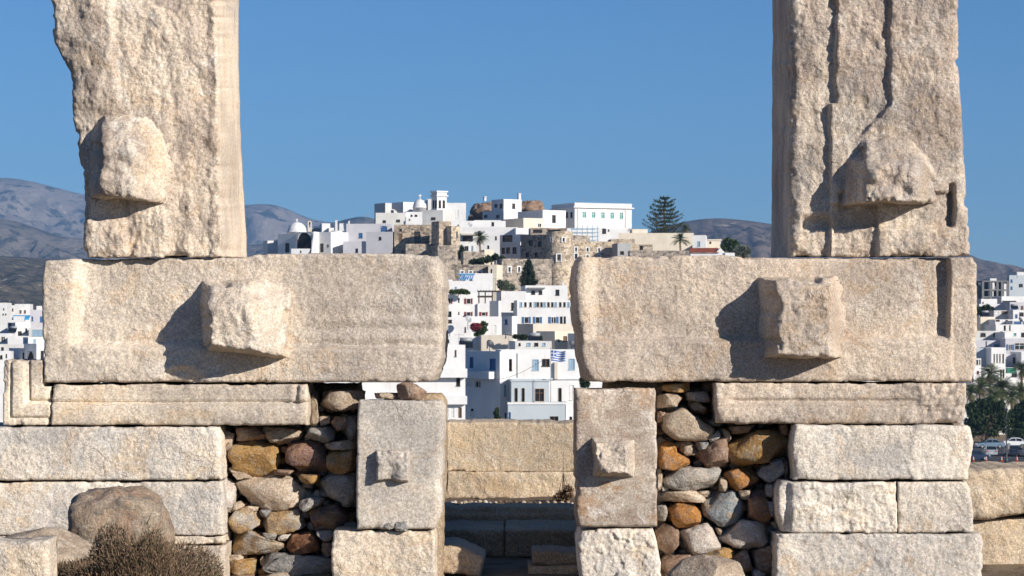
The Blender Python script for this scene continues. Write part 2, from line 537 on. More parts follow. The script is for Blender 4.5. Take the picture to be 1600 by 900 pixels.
foliage('leaf_pine', (0.030, 0.048, 0.022), (0.055, 0.075, 0.034))
foliage('leaf_dark', (0.022, 0.038, 0.016), (0.045, 0.066, 0.024))
foliage('leaf_cypress', (0.020, 0.034, 0.020), (0.036, 0.056, 0.028))
foliage('leaf_palm', (0.060, 0.085, 0.028), (0.095, 0.115, 0.045))
foliage('leaf_palm_dry', (0.19, 0.14, 0.07), (0.13, 0.11, 0.05))
foliage('leaf_green', (0.045, 0.075, 0.022), (0.075, 0.105, 0.035))
foliage('leaf_silver', (0.12, 0.14, 0.10), (0.17, 0.18, 0.13))
foliage('twig_dry', (0.24, 0.155, 0.10), (0.15, 0.10, 0.065), 9.0)
foliage('twig_green', (0.13, 0.10, 0.055), (0.09, 0.075, 0.04), 9.0)

def ground_mat(name, a, b, c, s1, s2, thr=(0.5, 0.62), light=None, bumpd=0.0, rand=False):
    t = NT(name)
    co = t.co(rand=rand)
    col = t.mix(t.ramp(t.noise(co, s1, 6, 0.62, 0.3), 0.38, 0.62), a, b)
    col = t.mix(t.ramp(t.noise(co, s2, 5, 0.65, 0.2), *thr), col, c)
    if light:
        col = t.mix(t.ramp(t.noise(t.co((1, 1, 2.5), rand), s2 * 0.7, 5, 0.7, 0.8), 0.60, 0.70), col, light)
    nr = t.bump(t.noise(co, s2 * 2, 5, 0.65), bumpd, 0.7) if bumpd else None
    return t.done(col, 0.95, nr, 0.05)

ground_mat('dry_ground', (0.23, 0.18, 0.125), (0.19, 0.145, 0.10), (0.14, 0.105, 0.07), 0.8, 5.0, bumpd=0.03)
ground_mat('mountain_far', (0.27, 0.225, 0.185), (0.20, 0.165, 0.135), (0.06, 0.055, 0.042), 0.0016, 0.011, (0.53, 0.60), (0.42, 0.35, 0.28), 20.0)
ground_mat('mountain_mid', (0.20, 0.17, 0.14), (0.15, 0.128, 0.104), (0.07, 0.064, 0.05), 0.0022, 0.018, (0.51, 0.59), (0.40, 0.34, 0.28), 18.0)
ground_mat('hill_scrub', (0.16, 0.135, 0.10), (0.115, 0.10, 0.078), (0.062, 0.06, 0.045), 0.006, 0.045, (0.48, 0.56), (0.52, 0.46, 0.38), 6.0)
ground_mat('hill_right', (0.17, 0.135, 0.115), (0.13, 0.105, 0.09), (0.068, 0.058, 0.05), 0.004, 0.026, (0.50, 0.59), (0.48, 0.40, 0.32), 8.0)

t = NT('sea_water')
nr = t.bump(t.noise(t.co((1, 2.2, 1), False), 0.6, 5, 0.6), 0.12, 0.6)
t.done((0.012, 0.045, 0.075), 0.12, nr, 0.5)

# ------------------------------------------------------------------ terrain
_cen = np.array([(-80, 18.2), (0, 18.75), (10, 18.7), (18, 17.5), (60, 8), (115, -3), (215, -3), (228, 1.5), (262, 1.6), (285, 4), (300, 13), (330, 15.5),
                 (365, 18), (420, 22), (455, 25), (490, 30), (545, 38), (600, 41), (650, 36), (760, 16), (1000, 8), (2600, 14), (9000, 20)])
_sid = np.array([(-80, 18.2), (0, 18.75), (10, 18.7), (18, 17.5), (60, 8), (115, -3), (322, -3), (327, -2.5), (331, 1.5), (408, 1.5), (425, 3), (480, 9), (560, 14),
                 (700, 14), (900, 8), (1200, 8), (2600, 14), (9000, 20)])

def ground_z(x, y):
    x = np.asarray(x, float); y = np.asarray(y, float)
    c = np.interp(y, _cen[:, 0], _cen[:, 1])
    s = np.interp(y, _sid[:, 0], _sid[:, 1])
    g = sstep(430, 480, y)
    f = sstep(30 + 22 * g, 62 + 10 * g, np.abs(x))
    z = c * (1 - f) + s * f
    near = sstep(26, 75, np.hypot(x, np.minimum(y, 0) * 0.5)) * (y < 150)
    return z * (1 - near) + np.minimum(z, -3) * near

def _grid_faces(nx, ny):
    i = np.arange(ny - 1)[:, None] * nx + np.arange(nx - 1)[None, :]
    i = i.ravel()
    return np.stack([i, i + 1, i + 1 + nx, i + nx], 1)

ys = np.concatenate([np.arange(-160, -30, 10), np.arange(-30, 30, 0.75), np.arange(30, 800, 5), np.geomspace(800, 9800, 40)])
xs = np.concatenate([-np.geomspace(9000, 160, 40), np.arange(-155, -30, 5), np.arange(-30, 30, 0.75), np.arange(30, 156, 5), np.geomspace(160, 9000, 40)])
X, Y = np.meshgrid(xs, ys)
P = np.stack([X.ravel(), Y.ravel(), 0 * X.ravel()], 1)
Z = ground_z(P[:, 0], P[:, 1])
rough = sstep(60, 20, np.abs(P[:, 1])) * sstep(60, 25, np.abs(P[:, 0]))
Z = Z + rough * 0.06 * fbm(P * 0.6, 4, 3) + (1 - rough) * 0.25 * fbm(P * 0.05, 3, 5) * (Z > 1.7)
P[:, 2] = Z
g = obj('ground', mesh_np('ground', P, _grid_faces(len(xs), len(ys))), 'dry_ground', None, True)
props(g, kind='structure')

mb = MB()
mb.add([(-9300, -1200, 0), (9300, -1200, 0), (9300, 9900, 0), (-9300, 9900, 0)], [(0, 1, 2, 3)])
props(mb.build('sea', 'sea_water'), kind='structure')

def hills(name, ridge, Dr, D0, Db, mat, amp, seed, nx=260, ny=46, z0=6.0, wl=900.0):
    """a range of hills: ridge [(pixel column, pixel row)] seen at distance Dr, foot at D0, back foot at Db"""
    ridge = np.array(ridge, float)
    px = np.linspace(ridge[0, 0], ridge[-1, 0], nx)
    py = np.interp(px, ridge[:, 0], ridge[:, 1])
    k = np.ones(9) / 9
    py = np.convolve(np.pad(py, 4, mode='edge'), k, 'valid')
    x_r = (px - 800) / F * Dr
    z_r = ZC + (HY - py) / F * Dr
    n1 = int(ny * 0.72)
    tt = np.concatenate([np.linspace(0, 1, n1), np.linspace(1, 2, ny - n1 + 1)[1:]])
    V = []
    for t in tt:
        if t <= 1:
            d = D0 + (Dr - D0) * t
            hgt = t ** 1.25
        else:
            d = Dr + (Db - Dr) * (t - 1)
            hgt = (2 - t) ** 1.1
        V.append(np.stack([x_r * (0.55 + 0.45 * d / Dr), np.full(nx, d + CY), z0 + (z_r - z0) * hgt], 1))
    V = np.concatenate(V)
    rel = np.repeat(np.minimum(tt, 2 - tt), nx)
    q = V * np.array([1, 1, 0]) / wl
    nz = fbm(q, 6, seed)
    rid = 1 - np.abs(fbm(q * 1.7 + 5, 4, seed + 50))
    damp = np.where(rel < 0.999, 1.0, 0.12) * np.clip(rel * 6, 0, 1) * np.clip((1.02 - rel) * 5, 0.10, 1)
    V[:, 2] += amp * (nz * 0.8 + (rid - 0.7) * 0.9 + 0.30 * fbm(q * 9, 3, seed + 77)) * damp
    o = obj(name, mesh_np(name, V, _grid_faces(nx, ny)), mat, None, True)
    return props(o, kind='structure')

hills('mountain_range', [(-420, 330), (-250, 296), (-100, 278), (0, 277), (35, 280), (80, 291), (130, 304), (190, 318), (250, 326), (320, 326), (385, 320), (405, 318), (432, 319), (450, 326),
                         (470, 337), (490, 345), (515, 347), (560, 352), (700, 372), (900, 400), (1200, 420), (1500, 432), (1700, 430), (2000, 420)], 8600, 6000, 9500, 'mountain_far', 78, 11, wl=480.0, nx=420, ny=64)
hills('foothills', [(-420, 372), (-200, 360), (-60, 343), (0, 341), (30, 346), (70, 362), (105, 372), (140, 372), (200, 380), (330, 388), (420, 380), (480, 356), (520, 348), (545, 342), (560, 337),
                    (578, 336), (592, 345), (640, 372), (760, 420), (1000, 440), (1300, 450)], 5200, 3300, 5900, 'mountain_mid', 42, 23, wl=270.0, nx=320, ny=56)
hills('scrub_hillside', [(-420, 392), (-150, 397), (-20, 399), (40, 402), (90, 405), (200, 412), (420, 420), (600, 440), (800, 470), (1000, 490)], 2700, 1000, 3200, 'hill_scrub', 14, 31, wl=160.0, nx=300, ny=60)
hills('eastern_hill', [(760, 470), (900, 410), (980, 375), (1040, 354), (1075, 345), (1110, 341), (1135, 341.5), (1165, 344), (1205, 350), (1280, 362), (1400, 382), (1515, 402), (1560, 411),
                       (1600, 420), (1680, 424), (1800, 415), (2000, 420)], 4000, 2000, 4800, 'hill_right', 26, 41, wl=190.0, nx=340, ny=60)

# ------------------------------------------------------------------ haze
hz = NT('haze_air')
hz.t.nodes.remove(hz.p)
pv = hz.n('ShaderNodeVolumePrincipled')
pv.inputs['Color'].default_value = (0.24, 0.52, 0.94, 1)
pv.inputs['Density'].default_value = 8.0e-5
pv.inputs['Anisotropy'].default_value = 0.0
hz.l(pv.outputs[0], hz.out.inputs['Volume'])
mb = MB()
mb.bx(-9500, 9500, -1400, 10000, -8, 640)
props(mb.build('haze', 'haze_air'), 'pale blue air haze over the far mountains', kind='stuff')

# ------------------------------------------------------------------ the marble gate
def curve(pts):
    """pixel polyline [(coordinate along, value)] -> function"""
    a = np.array(sorted(pts), float)
    return lambda s: np.interp(s, a[:, 0], a[:, 1])

def loft_block(name, mat, D, depth, L, R, B, T, BL=None, BR=None, BB=None, BT=None, h=None, r=0.02, amp=0.006, grain=0.003,
               wob=0.004, res=0.010, seed=0, side_amp=0.010, parent=None, wl=0.16, sideres=0.04, chips=0.010, flare=1.0, side_mat=None):
    """a hewn stone. L, R: pixel columns of its left and right edge as functions of the pixel row; B, T: pixel rows of its
    bottom and top edge as functions of the pixel column. B* the same outline at the back. h(px, py): extra relief in metres."""
    f = lambda c: c if callable(c) else (lambda s, c=c: np.full_like(np.asarray(s, float), c))
    L, R, B, T = f(L), f(R), f(B), f(T)
    k = D / F
    ymid = float((np.mean(B(np.array([L(0.), R(0.)]))) + np.mean(T(np.array([L(0.), R(0.)])))) / 2)
    xl, xr = float(L(np.array(ymid))), float(R(np.array(ymid)))
    xm = (xl + xr) / 2
    wm = (xr - xl) * k
    hm = float(B(np.array(xm)) - T(np.array(xm))) * k
    nu, nv = max(8, int(wm / res)), max(8, int(hm / res))
    u, v = np.meshgrid(np.linspace(0, 1, nu), np.linspace(0, 1, nv))
    u, v = u.ravel(), v.ravel()
    def place(L, R, B, T):
        y = np.full_like(u, ymid)
        x = xl + (xr - xl) * u
        for _ in range(3):
            y = B(x) + (T(x) - B(x)) * v
            x = L(y) + (R(y) - L(y)) * u
        return x, y
    px, py = place(L, R, B, T)
    x = (px - 800) * k
    z = ZC + (HY - py) * k
    P = np.stack([x, np.zeros_like(x), z], 1)
    off = np.array([seed * 3.17, seed * 1.31, seed * 2.23])
    # wobbling, chipped outline
    wx = wob * fbm(P * 7 + off, 4, seed + 1)
    wz = wob * fbm(P * 7 + off + 9, 4, seed + 2)
    if not isinstance(r, (tuple, list)): r = (r, r, r, r)          # left, right, bottom, top
    dl, dr, db, dt = u * wm, (1 - u) * wm, v * hm, (1 - v) * hm
    rn = 1 + 0.55 * fbm(P * 5 + off, 3, seed + 3)
    chip = chips * (sstep(0.12, 0.42, fbm(P * 6 + off, 4, seed + 4)) * 1.6 + 0.5 * sstep(0.2, 0.5, fbm(P * 17 + off, 3, seed + 14)))
    yrec = np.zeros_like(x)
    for q_, (d, rr) in enumerate(zip((dl, dr, db, dt), r)):
        rr = np.maximum(rr * rn, 0.004)
        q = np.clip(d / rr, 0, 1)
        yrec = yrec + rr * (1 - np.sqrt(np.clip(1 - (1 - q) ** 2, 0, 1)))
        fall = np.clip(1 - d / 0.045, 0, 1)
        yrec = yrec + chip * fall
        if q_ == 0: wx = wx + 0.45 * chip * fall
        if q_ == 1: wx = wx - 0.45 * chip * fall
        if q_ == 2: wz = wz + 0.30 * chip * fall
        if q_ == 3: wz = wz - 0.45 * chip * fall
    yrec = np.minimum(yrec, depth * 0.45)
    rel = amp * fbm(P / wl + off, 4, seed + 5) + grain * fbm(P * 28 + off, 3, seed + 6)
    if h is not None:
        rel = rel + h(px, py)
    Y = (D + CY) + yrec - rel
    P = np.stack([x + wx, Y, z + wz], 1)
    # perimeter, counter clockwise seen from the front
    idx = np.arange(nu * nv).reshape(nv, nu)
    per = np.concatenate([idx[0, :], idx[1:, -1], idx[-1, -2::-1], idx[-2:0:-1, 0]])
    n = len(per)
    kb = (D + depth) / F
    if any(c is not None for c in (BL, BR, BB, BT)):
        bl, br, bb, bt = (f(c) if c is not None else o for c, o in zip((BL, BR, BB, BT), (L, R, B, T)))
        bx, by = place(bl, br, bb, bt)
        bx, bz = (bx[per] - 800) * kb, ZC + (HY - by[per]) * kb
    else:
        bx, bz = P[per, 0], P[per, 2]
    cen = P.mean(0)
    nor = np.stack([np.where(u[per] <= 0, -1.0, np.where(u[per] >= 1, 1.0, 0)), 0 * bx, np.where(v[per] <= 0, -1.0, np.where(v[per] >= 1, 1.0, 0))], 1)
    nr = max(3, int(depth / sideres))
    V = [P]
    yb = D + CY + depth
    for j in range(1, nr + 1):
        t = j / nr
        tl = t ** flare
        ring = np.stack([P[per, 0] * (1 - tl) + bx * tl, P[per, 1] * (1 - t) + yb * t, P[per, 2] * (1 - tl) + bz * tl], 1)
        ring = ring + nor * (side_amp * fbm(ring * 6 + off, 4, seed + 8) * min(1, j / 2.0))[:, None]
        V.append(ring)
    base = len(P)
    V.append(np.array([[bx.mean(), yb, bz.mean()]]))
    V = np.concatenate(V)
    fq = np.stack([idx[:-1, :-1], idx[:-1, 1:], idx[1:, 1:], idx[1:, :-1]], -1).reshape(-1, 4)
    quads = [fq]
    prev = per
    a = np.arange(n)
    b = (a + 1) % n
    for j in range(nr):
        cur = base + j * n + a
        quads.append(np.stack([prev[b], prev[a], cur[a], cur[b]], 1))
        prev = cur
    tri = np.stack([prev[b], prev[a], np.full(n, len(V) - 1)], 1)
    o = obj(name, mesh_np(name, V, np.concatenate(quads), tri), mat if side_mat is None else [mat, side_mat], parent, True)
    if side_mat is not None:                       # dressed right-hand face, sunlit brightness put into its paler colour
        mi = np.zeros(len(o.data.polygons), dtype=np.int32)
        on = (u[per][a] >= 1) & (u[per][b] >= 1)
        for j in range(nr):
            mi[len(fq) + j * n:len(fq) + (j + 1) * n] = on
        o.data.polygons.foreach_set('material_index', mi)
    return o

def band(a, b, x, w=3.0):
    return sstep(a - w, a + w, x) * (1 - sstep(b - w, b + w, x))

def facets(px, py, cell, seed, tilt=0.5):
    """broken stone: a patchwork of tilted facets"""
    x, y = px / cell, py / cell
    x = x + 0.25 * fbm(np.stack([x * 1.3, y * 1.3, 0 * x], 1), 3, seed)
    y = y + 0.25 * fbm(np.stack([x * 1.3, y * 1.3, 0 * x + 7], 1), 3, seed)
    bi, bj = np.floor(x).astype(np.int64), np.floor(y).astype(np.int64)
    best = np.full(len(x), 1e9); out = np.zeros(len(x))
    rnd = lambda i, j, k: (_hash(i, j, 0 * i + k, seed) & np.uint32(65535)).astype(np.float64) / 65535.0
    for di in (-1, 0, 1):
        for dj in (-1, 0, 1):
            i, j = bi + di, bj + dj
            cx, cy = i + rnd(i, j, 1), j + rnd(i, j, 2)
            d = (x - cx) ** 2 + (y - cy) ** 2
            hh = (rnd(i, j, 3) - .5) * 0.8 + tilt * ((rnd(i, j, 4) - .5) * (x - cx) + (rnd(i, j, 5) - .5) * (y - cy)) * 2
            m = d < best
            best = np.where(m, d, best); out = np.where(m, hh, out)
    return out

def stone_thing(name, label, cat, *a, **kw):
    o = loft_block(name, *a, **kw)
    return props(o, label, cat, 'blocks of the ruined marble gate')

def boss(parent, mat, Df, Db, front, back, seed, amp=0.012, r=0.035, grain=0.004, h=None, flare=1.6, k=1.0):
    """a lifting boss: front and back outline each TL, TR, BR, BL in pixels"""
    def cs(q):
        (tlx, tly), (trx, try_), (brx, bry), (blx, bly) = q
        return (curve([(tly, tlx), (bly, blx)]), curve([(try_, trx), (bry, brx)]), curve([(blx, bly), (brx, bry)]), curve([(tlx, tly), (trx, try_)]))
    L, R, B, T = cs(front)
    bl, br, bb, bt = cs(back)
    h0 = h
    h = lambda px, py: (h0(px, py) if h0 else 0) + k * (0.010 * facets(px, py, 20, seed) + 0.005 * facets(px, py, 7, seed + 1))
    return loft_block('lifting_boss', mat, Df, Db - Df, L, R, B, T, bl, br, bb, bt, r=r, amp=amp, grain=grain, wob=0.010 * k, res=0.010 if k == 1 else 0.006, seed=seed,
                      side_amp=0.016 * k, parent=parent, wl=0.12, sideres=0.012, chips=0.03 * k, h=h, flare=flare)

# --- left door jamb
def h_lj(px, py):
    lean = 4 * np.sin(py / 60.0)
    h = 0.045 * (1 - sstep(170, 184, px + lean * 0.5 - py * 0.06)) * (1 - sstep(150, 185, py))     # pale slopes that face the sun
    h = h + 0.040 * (1 - sstep(256, 276, px + lean * 0.4)) * sstep(140, 200, py) * sstep(150, 230, px)
    h = h + 0.030 * (1 - sstep(194, 204, px)) * sstep(335, 350, py)
    h = h - 0.016 * sstep(296, 312, px) * (1 - sstep(322, 336, px))
    h = h - 0.05 * (1 - sstep(95, 150, px)) * (1 - sstep(150, 200, py))
    P = np.stack([px / 26.0, py / 70.0, 0 * px], 1)
    h = h + 0.020 * fbm(np.stack([px / 30.0, py / 45.0, 0 * px], 1), 4, 71)
    h = h - 0.009 * np.abs(fbm(np.stack([px / 8.0, py / 12.0, 0 * px], 1), 3, 72))
    h = h - 0.02 * band(206, 214, px + (py - 380) * 0.4, 3) * sstep(355, 375, py)
    return h
lj = stone_thing('marble_jamb', 'tall weathered marble door jamb with broken left edge, left of the opening', 'stone block', 'marble_jamb_pale', 17.03, 1.30,
    curve([(-560, 84), (-300, 88), (-80, 80), (-30, 74), (0, 76), (35, 78), (65, 82), (90, 95), (112, 107), (135, 111), (165, 111), (185, 112), (215, 118), (240, 122), (270, 128), (300, 131), (340, 131), (404, 130)]),
    curve([(-560, 336), (0, 338), (200, 341), (404, 347)]), 402.5, -560,
    BR=curve([(-560, 374), (0, 373.5), (100, 373), (150, 375), (230, 377), (290, 380), (360, 385), (404, 387)]),
    BL=curve([(-560, 120), (404, 150)]),
    h=h_lj, r=(0.05, 0.02, 0.012, 0.02), amp=0.014, grain=0.006, wob=0.010, seed=1, res=0.0095, chips=0.02, side_amp=0.004, side_mat='marble_dressed_sunlit')
boss(lj, 'marble_jamb_pale', 16.77, 17.12, ((150, 176), (270, 170), (262, 318), (150, 303)), ((132, 166), (282, 160), (268, 320), (134, 312)), 5, amp=0.026, r=(0.05, 0.02, 0.03, 0.03), flare=1.2,
     h=lambda px, py: -0.24 * sstep(205, 272, px) - 0.24 * (1 - sstep(155, 238, py)) - 0.02 * (1 - sstep(148, 170, px)))

# --- right door jamb
def h_rj(px, py):
    st1 = np.where(py < 160, 1308 + 1.2 * np.sin(py / 23.0) + 0.8 * np.sin(py / 7.0), 1298)
    h = -0.052 * (1 - sstep(-3, 3, px - st1))
    ln = 1391 + 1.4 * np.sin(py / 11.0) + 0.8 * np.sin(py / 4.0) - np.clip(py - 165, 0, 60) * 0.95
    h = h - 0.040 * (1 - sstep(-3, 3, px - ln)) * (1 - sstep(205, 225, py))
    h = h - 0.045 * band(1255, 1300, px, 3) * sstep(330, 345, py) * (1 - sstep(352, 360, py))
    h = h - 0.045 * band(1312, 1490, px, 3) * band(300, 355, py, 3)
    h = h - 0.050 * (1 - sstep(-2, 2, px - 1372)) * sstep(1300, 1306, px) * sstep(318, 322, py)
    h = h - 0.055 * band(1484, 1492, px, 2) * band(286, 352, py, 3)
    P = np.stack([px / 24.0, py / 60.0, 0 * px], 1)
    h = h + 0.016 * fbm(np.stack([px / 28.0, py / 40.0, 0 * px], 1), 4, 81)
    h = h - 0.009 * np.abs(fbm(np.stack([px / 8.0, py / 12.0, 0 * px], 1), 3, 82))
    return h
rj = stone_thing('marble_jamb', 'tall grey marble door jamb with vertical grooves, right of the opening', 'stone block', 'marble_jamb_grey', 17.03, 1.45,
    curve([(-560, 1252), (0, 1234), (404, 1236)]), curve([(-560, 1492), (0, 1498), (100, 1500), (200, 1506), (300, 1511), (360, 1516), (404, 1517)]), 401, -560,
    BL=curve([(-560, 1206), (0, 1207), (404, 1205)]), BR=curve([(-560, 1470), (0, 1480), (404, 1490)]),
    h=h_rj, r=(0.07, 0.05, 0.012, 0.02), amp=0.012, grain=0.006, wob=0.008, seed=2, res=0.0095, chips=0.02, side_amp=0.005)
boss(rj, 'marble_jamb_grey', 16.75, 17.12, ((1350, 206), (1474, 192), (1466, 317), (1352, 314)), ((1310, 200), (1482, 186), (1474, 319), (1308, 320)), 7, amp=0.030, r=(0.05, 0.02, 0.03, 0.03), flare=1.2,
     h=lambda px, py: -0.26 * sstep(1425, 1478, px) - 0.30 * (1 - sstep(196, 272, py)) - 0.02 * (1 - sstep(1350, 1370, px)))

# --- left threshold block
def h_ls(px, py):
    bt = 543 + 0.010 * (px - 130)
    fld = sstep(0, 24, px - 108 - 5 * np.sin(py / 30.0)) * (1 - sstep(-9, 2, py - bt + 1.5 * np.sin(px / 19.0)))
    h = -0.078 * fld
    h = h + 0.010 * np.sin(py / 4.6) * sstep(470, 520, py) * sstep(450, 520, px) * fld
    sp = np.hypot((px - 285) / 34.0, (py - 592) / 20.0)
    return h - 0.04 * (1 - sstep(0.5, 1.1, sp))
ls = stone_thing('marble_threshold_block', 'long pale marble threshold block with lifting boss, left of the opening', 'stone block', 'marble_sill_left', 17.0, 1.42,
    curve([(396, 72), (420, 67), (480, 65), (560, 67), (600, 69)]), curve([(396, 680), (412, 688), (440, 693), (520, 692), (560, 690), (600, 680)]), 597.5,
    curve([(60, 408), (110, 404), (200, 403), (375, 403), (395, 398), (420, 396), (560, 395), (660, 397), (700, 401)]),
    h=h_ls, r=(0.015, 0.08, 0.018, 0.018), amp=0.010, grain=0.005, chips=0.010, seed=3, wl=0.22)
boss(ls, 'marble_boss', 16.69, 17.12, ((322, 448), (448, 436), (442, 558), (320, 538)), ((311, 436), (456, 430), (450, 563), (312, 550)), 9, amp=0.022, r=(0.04, 0.02, 0.03, 0.03), flare=1.2,
     h=lambda px, py: -0.28 * sstep(388, 450, px + (py - 500) * -0.25) - 0.16 * (1 - sstep(438, 486, py + (px - 380) * 0.15)))

# --- right threshold block
def h_rs(px, py):
    bt = 534 - 0.004 * (px - 900)
    fld = sstep(912, 935, px) * (1 - sstep(-8, 2, py - bt + 1.5 * np.sin(px / 23.0))) * (1 - sstep(1481, 1486, px))
    h = -0.070 * fld
    h = h - 0.028 * sstep(1464, 1474, px) * (1 - sstep(1481, 1486, px)) * (1 - sstep(512, 526, py))
    h = h - 0.09 * (1 - sstep(0, 40, (px - 897) + (596 - py) * 0.75))
    h = h - 0.012 * sstep(1486, 1490, px) * sstep(446, 449, py)
    return h
rs = stone_thing('marble_threshold_block', 'long brownish marble threshold block with square lifting boss, right of the opening', 'stone block', 'marble_sill_right', 17.0, 1.42,
    curve([(398, 908), (412, 900), (440, 897), (500, 900), (560, 908), (597, 914)]), curve([(398, 1518), (414, 1528), (500, 1529), (560, 1528), (597, 1519)]), 596.5,
    curve([(880, 406), (905, 401), (1000, 400), (1130, 398), (1165, 401), (1210, 403), (1400, 403), (1530, 402)]),
    h=h_rs, r=(0.04, 0.04, 0.018, 0.018), amp=0.010, grain=0.005, chips=0.010, seed=4, wl=0.20)
boss(rs, 'marble_sill_right', 16.73, 17.12, ((1211, 438), (1328, 431), (1325, 560), (1214, 555)), ((1180, 434), (1334, 428), (1330, 563), (1180, 563)), 11, amp=0.014, r=(0.03, 0.02, 0.025, 0.025), flare=1.2,
     h=lambda px, py: -0.30 * sstep(1294, 1330, px) - 0.05 * (1 - sstep(434, 452, py)))

# --- moulded frame pieces under the thresholds
def h_lm(px, py):
    e = 1 - sstep(440, 470, px)
    h = -0.020 * band(600, 627, py, 1.5) * e - 0.040 * band(627, 632, py, 1.2)
    h = h + 0.016 * np.sqrt(np.clip(1 - ((py - 648) / 17.0) ** 2, 0, 1))
    h = h + 0.004 * np.sin(py * 1.2) * e * (1 - sstep(250, 330, px))
    return h - 0.02 * band(460, 466, px, 3) * (1 - sstep(630, 640, py))
stone_thing('moulded_marble_block', 'long moulded marble block under the left threshold block', 'stone block', 'marble_moulding', 16.98, 0.9,
    80.5, curve([(598, 478), (620, 482), (664, 481)]), 664.5, 600.5, h=h_lm, r=(0.006, 0.03, 0.012, 0.015), amp=0.006, grain=0.004, seed=12)
def h_lc(px, py):
    s = np.minimum(px - 4, 666 - py)
    h = -0.035 * sstep(32, 35, s) - 0.02 * sstep(10, 12, s) * (1 - sstep(14, 16, s)) - 0.03 * band(39, 42, s, 1) - 0.35 * sstep(61, 65, s)
    return h + 0.012 * np.sqrt(np.clip(1 - ((s - 22) / 11.0) ** 2, 0, 1))
stone_thing('corner_moulding_block', 'L-shaped corner piece of marble door moulding at the left picture edge', 'stone block', 'marble_moulding', 16.98, 0.6,
    4.5, 79.5, 664.5, curve([(0, 562), (64, 562.5), (80, 562)]), h=h_lc, r=0.008, amp=0.004, grain=0.002, seed=13, res=0.007)
def h_rm(px, py):
    e = 1 - sstep(1415, 1445, px)
    h = -0.016 * band(598, 622, py, 2) * e * sstep(1135, 1150, px) - 0.036 * band(623, 630, py, 1.5) * e * sstep(1135, 1150, px) - 0.014 * band(634, 637, py, 1)
    h = h + 0.018 * np.sqrt(np.clip(1 - ((py - 648) / 15.0) ** 2, 0, 1)) * e
    P = np.stack([px / 12.0, py / 12.0, 0 * px], 1)
    return h + 0.02 * fbm(P, 3, 90) * sstep(1410, 1440, px)
stone_thing('moulded_marble_block', 'long moulded marble block under the right threshold block', 'stone block', 'marble_sill_right', 17.0, 0.9,
    curve([(598, 1116), (662, 1118)]), curve([(598, 1511), (640, 1509), (662, 1504)]), 662.5, 598.8, h=h_rm, r=(0.03, 0.02, 0.02, 0.012), amp=0.006, grain=0.005, seed=14)

# --- coursed wall blocks
for nm, lab, mat, D, dep, l, rr, b, tp, kw in [
    ('marble_course_block', 'upper of the pale wall blocks at the left edge, below the moulded block', 'marble_white', 16.93, 1.0, -140, curve([(664, 341), (680, 345), (751, 347)]), curve([(-140, 751), (350, 750)]), 667.3, dict(seed=20)),
    ('marble_course_block', 'pale wall block behind the brown boulder at the left', 'marble_white', 16.95, 1.0, -140, curve([(752, 347), (780, 350), (838, 350)]), 836.5, curve([(-140, 753.5), (350, 752.5)]), dict(seed=21)),
    ('marble_course_block', 'thin course of pale marble low at the left, half hidden by the dry bush', 'marble_cream', 16.95, 1.0, -140, 351, 851, 838.2, dict(seed=22, r=0.006)),
    ('marble_course_block', 'lowest pale block at the left, behind the dry bush', 'marble_cream', 16.94, 1.0, -140, 352, 935, 853, dict(seed=23)),
    ('marble_course_block', 'pale wall block directly below the right moulded block', 'marble_white', 16.93, 1.0, curve([(664, 1240), (700, 1237), (750, 1240)]), curve([(660, 1509), (668, 1518), (690, 1523), (720, 1519), (735, 1515), (752, 1515)]), 750, 664.5, dict(seed=24, r=(0.03, 0.04, 0.012, 0.02))),
    ('marble_course_block', 'rough broken marble block with a smooth left facet in the right wall', 'marble_white', 16.92, 1.0, curve([(752, 1222), (765, 1213), (810, 1215), (834, 1223)]), 1402.2, 832.5, 753, dict(seed=25, amp=0.010, r=(0.04, 0.003, 0.01, 0.02), wl=0.2, res=0.008,
        h=lambda px, py: -0.05 * sstep(0, 30, (1395 - px) * 0.42 - (py - 758)) * -1 - 0.05 * (1 - sstep(1228, 1240, px)) + 0.016 * facets(px, py, 22, 33) * sstep(1225, 1245, px) + 0.007 * facets(px, py, 8, 34))),
    ('marble_course_block', 'short white marble block at the outer end of the right wall', 'marble_white', 16.935, 1.0, 1403.4, curve([(752, 1511), (765, 1517), (800, 1522), (833, 1523)]), 832.5, 753, dict(seed=26, r=(0.004, 0.03, 0.012, 0.02))),
    ('marble_course_block', 'lowest long white marble block of the right wall', 'marble_white', 16.90, 1.0, 1212.5, curve([(834, 1534), (850, 1537), (930, 1537)]), 930, 834.3, dict(seed=27, grain=0.007)),
    ('marble_course_block', 'small cream block under the left upright slab', 'marble_cream', 16.90, 0.8, curve([(829, 519), (930, 516)]), curve([(829, 679), (930, 681)]), 932, 829.5, dict(seed=28, grain=0.006, r=0.012)),
    ('marble_course_block', 'rough white block under the right upright slab', 'marble_white', 16.90, 0.8, curve([(826, 908), (850, 901), (890, 905), (930, 912)]), curve([(826, 1020), (845, 1026), (880, 1033), (930, 1034)]), 930, curve([(900, 829), (960, 825.5), (1035, 827)]), dict(seed=29, amp=0.012, grain=0.006, wl=0.2, r=0.03, res=0.008, h=lambda px, py: 0.020 * facets(px, py, 24, 35) + 0.009 * facets(px, py, 9, 36))),
]:
    k2 = dict(r=(0.012, 0.03, 0.012, 0.015), amp=0.006, grain=0.005, wl=0.15)
    k2.update(kw)
    stone_thing(nm, lab, 'stone block', mat, D, dep, l, rr, b, tp, **k2)

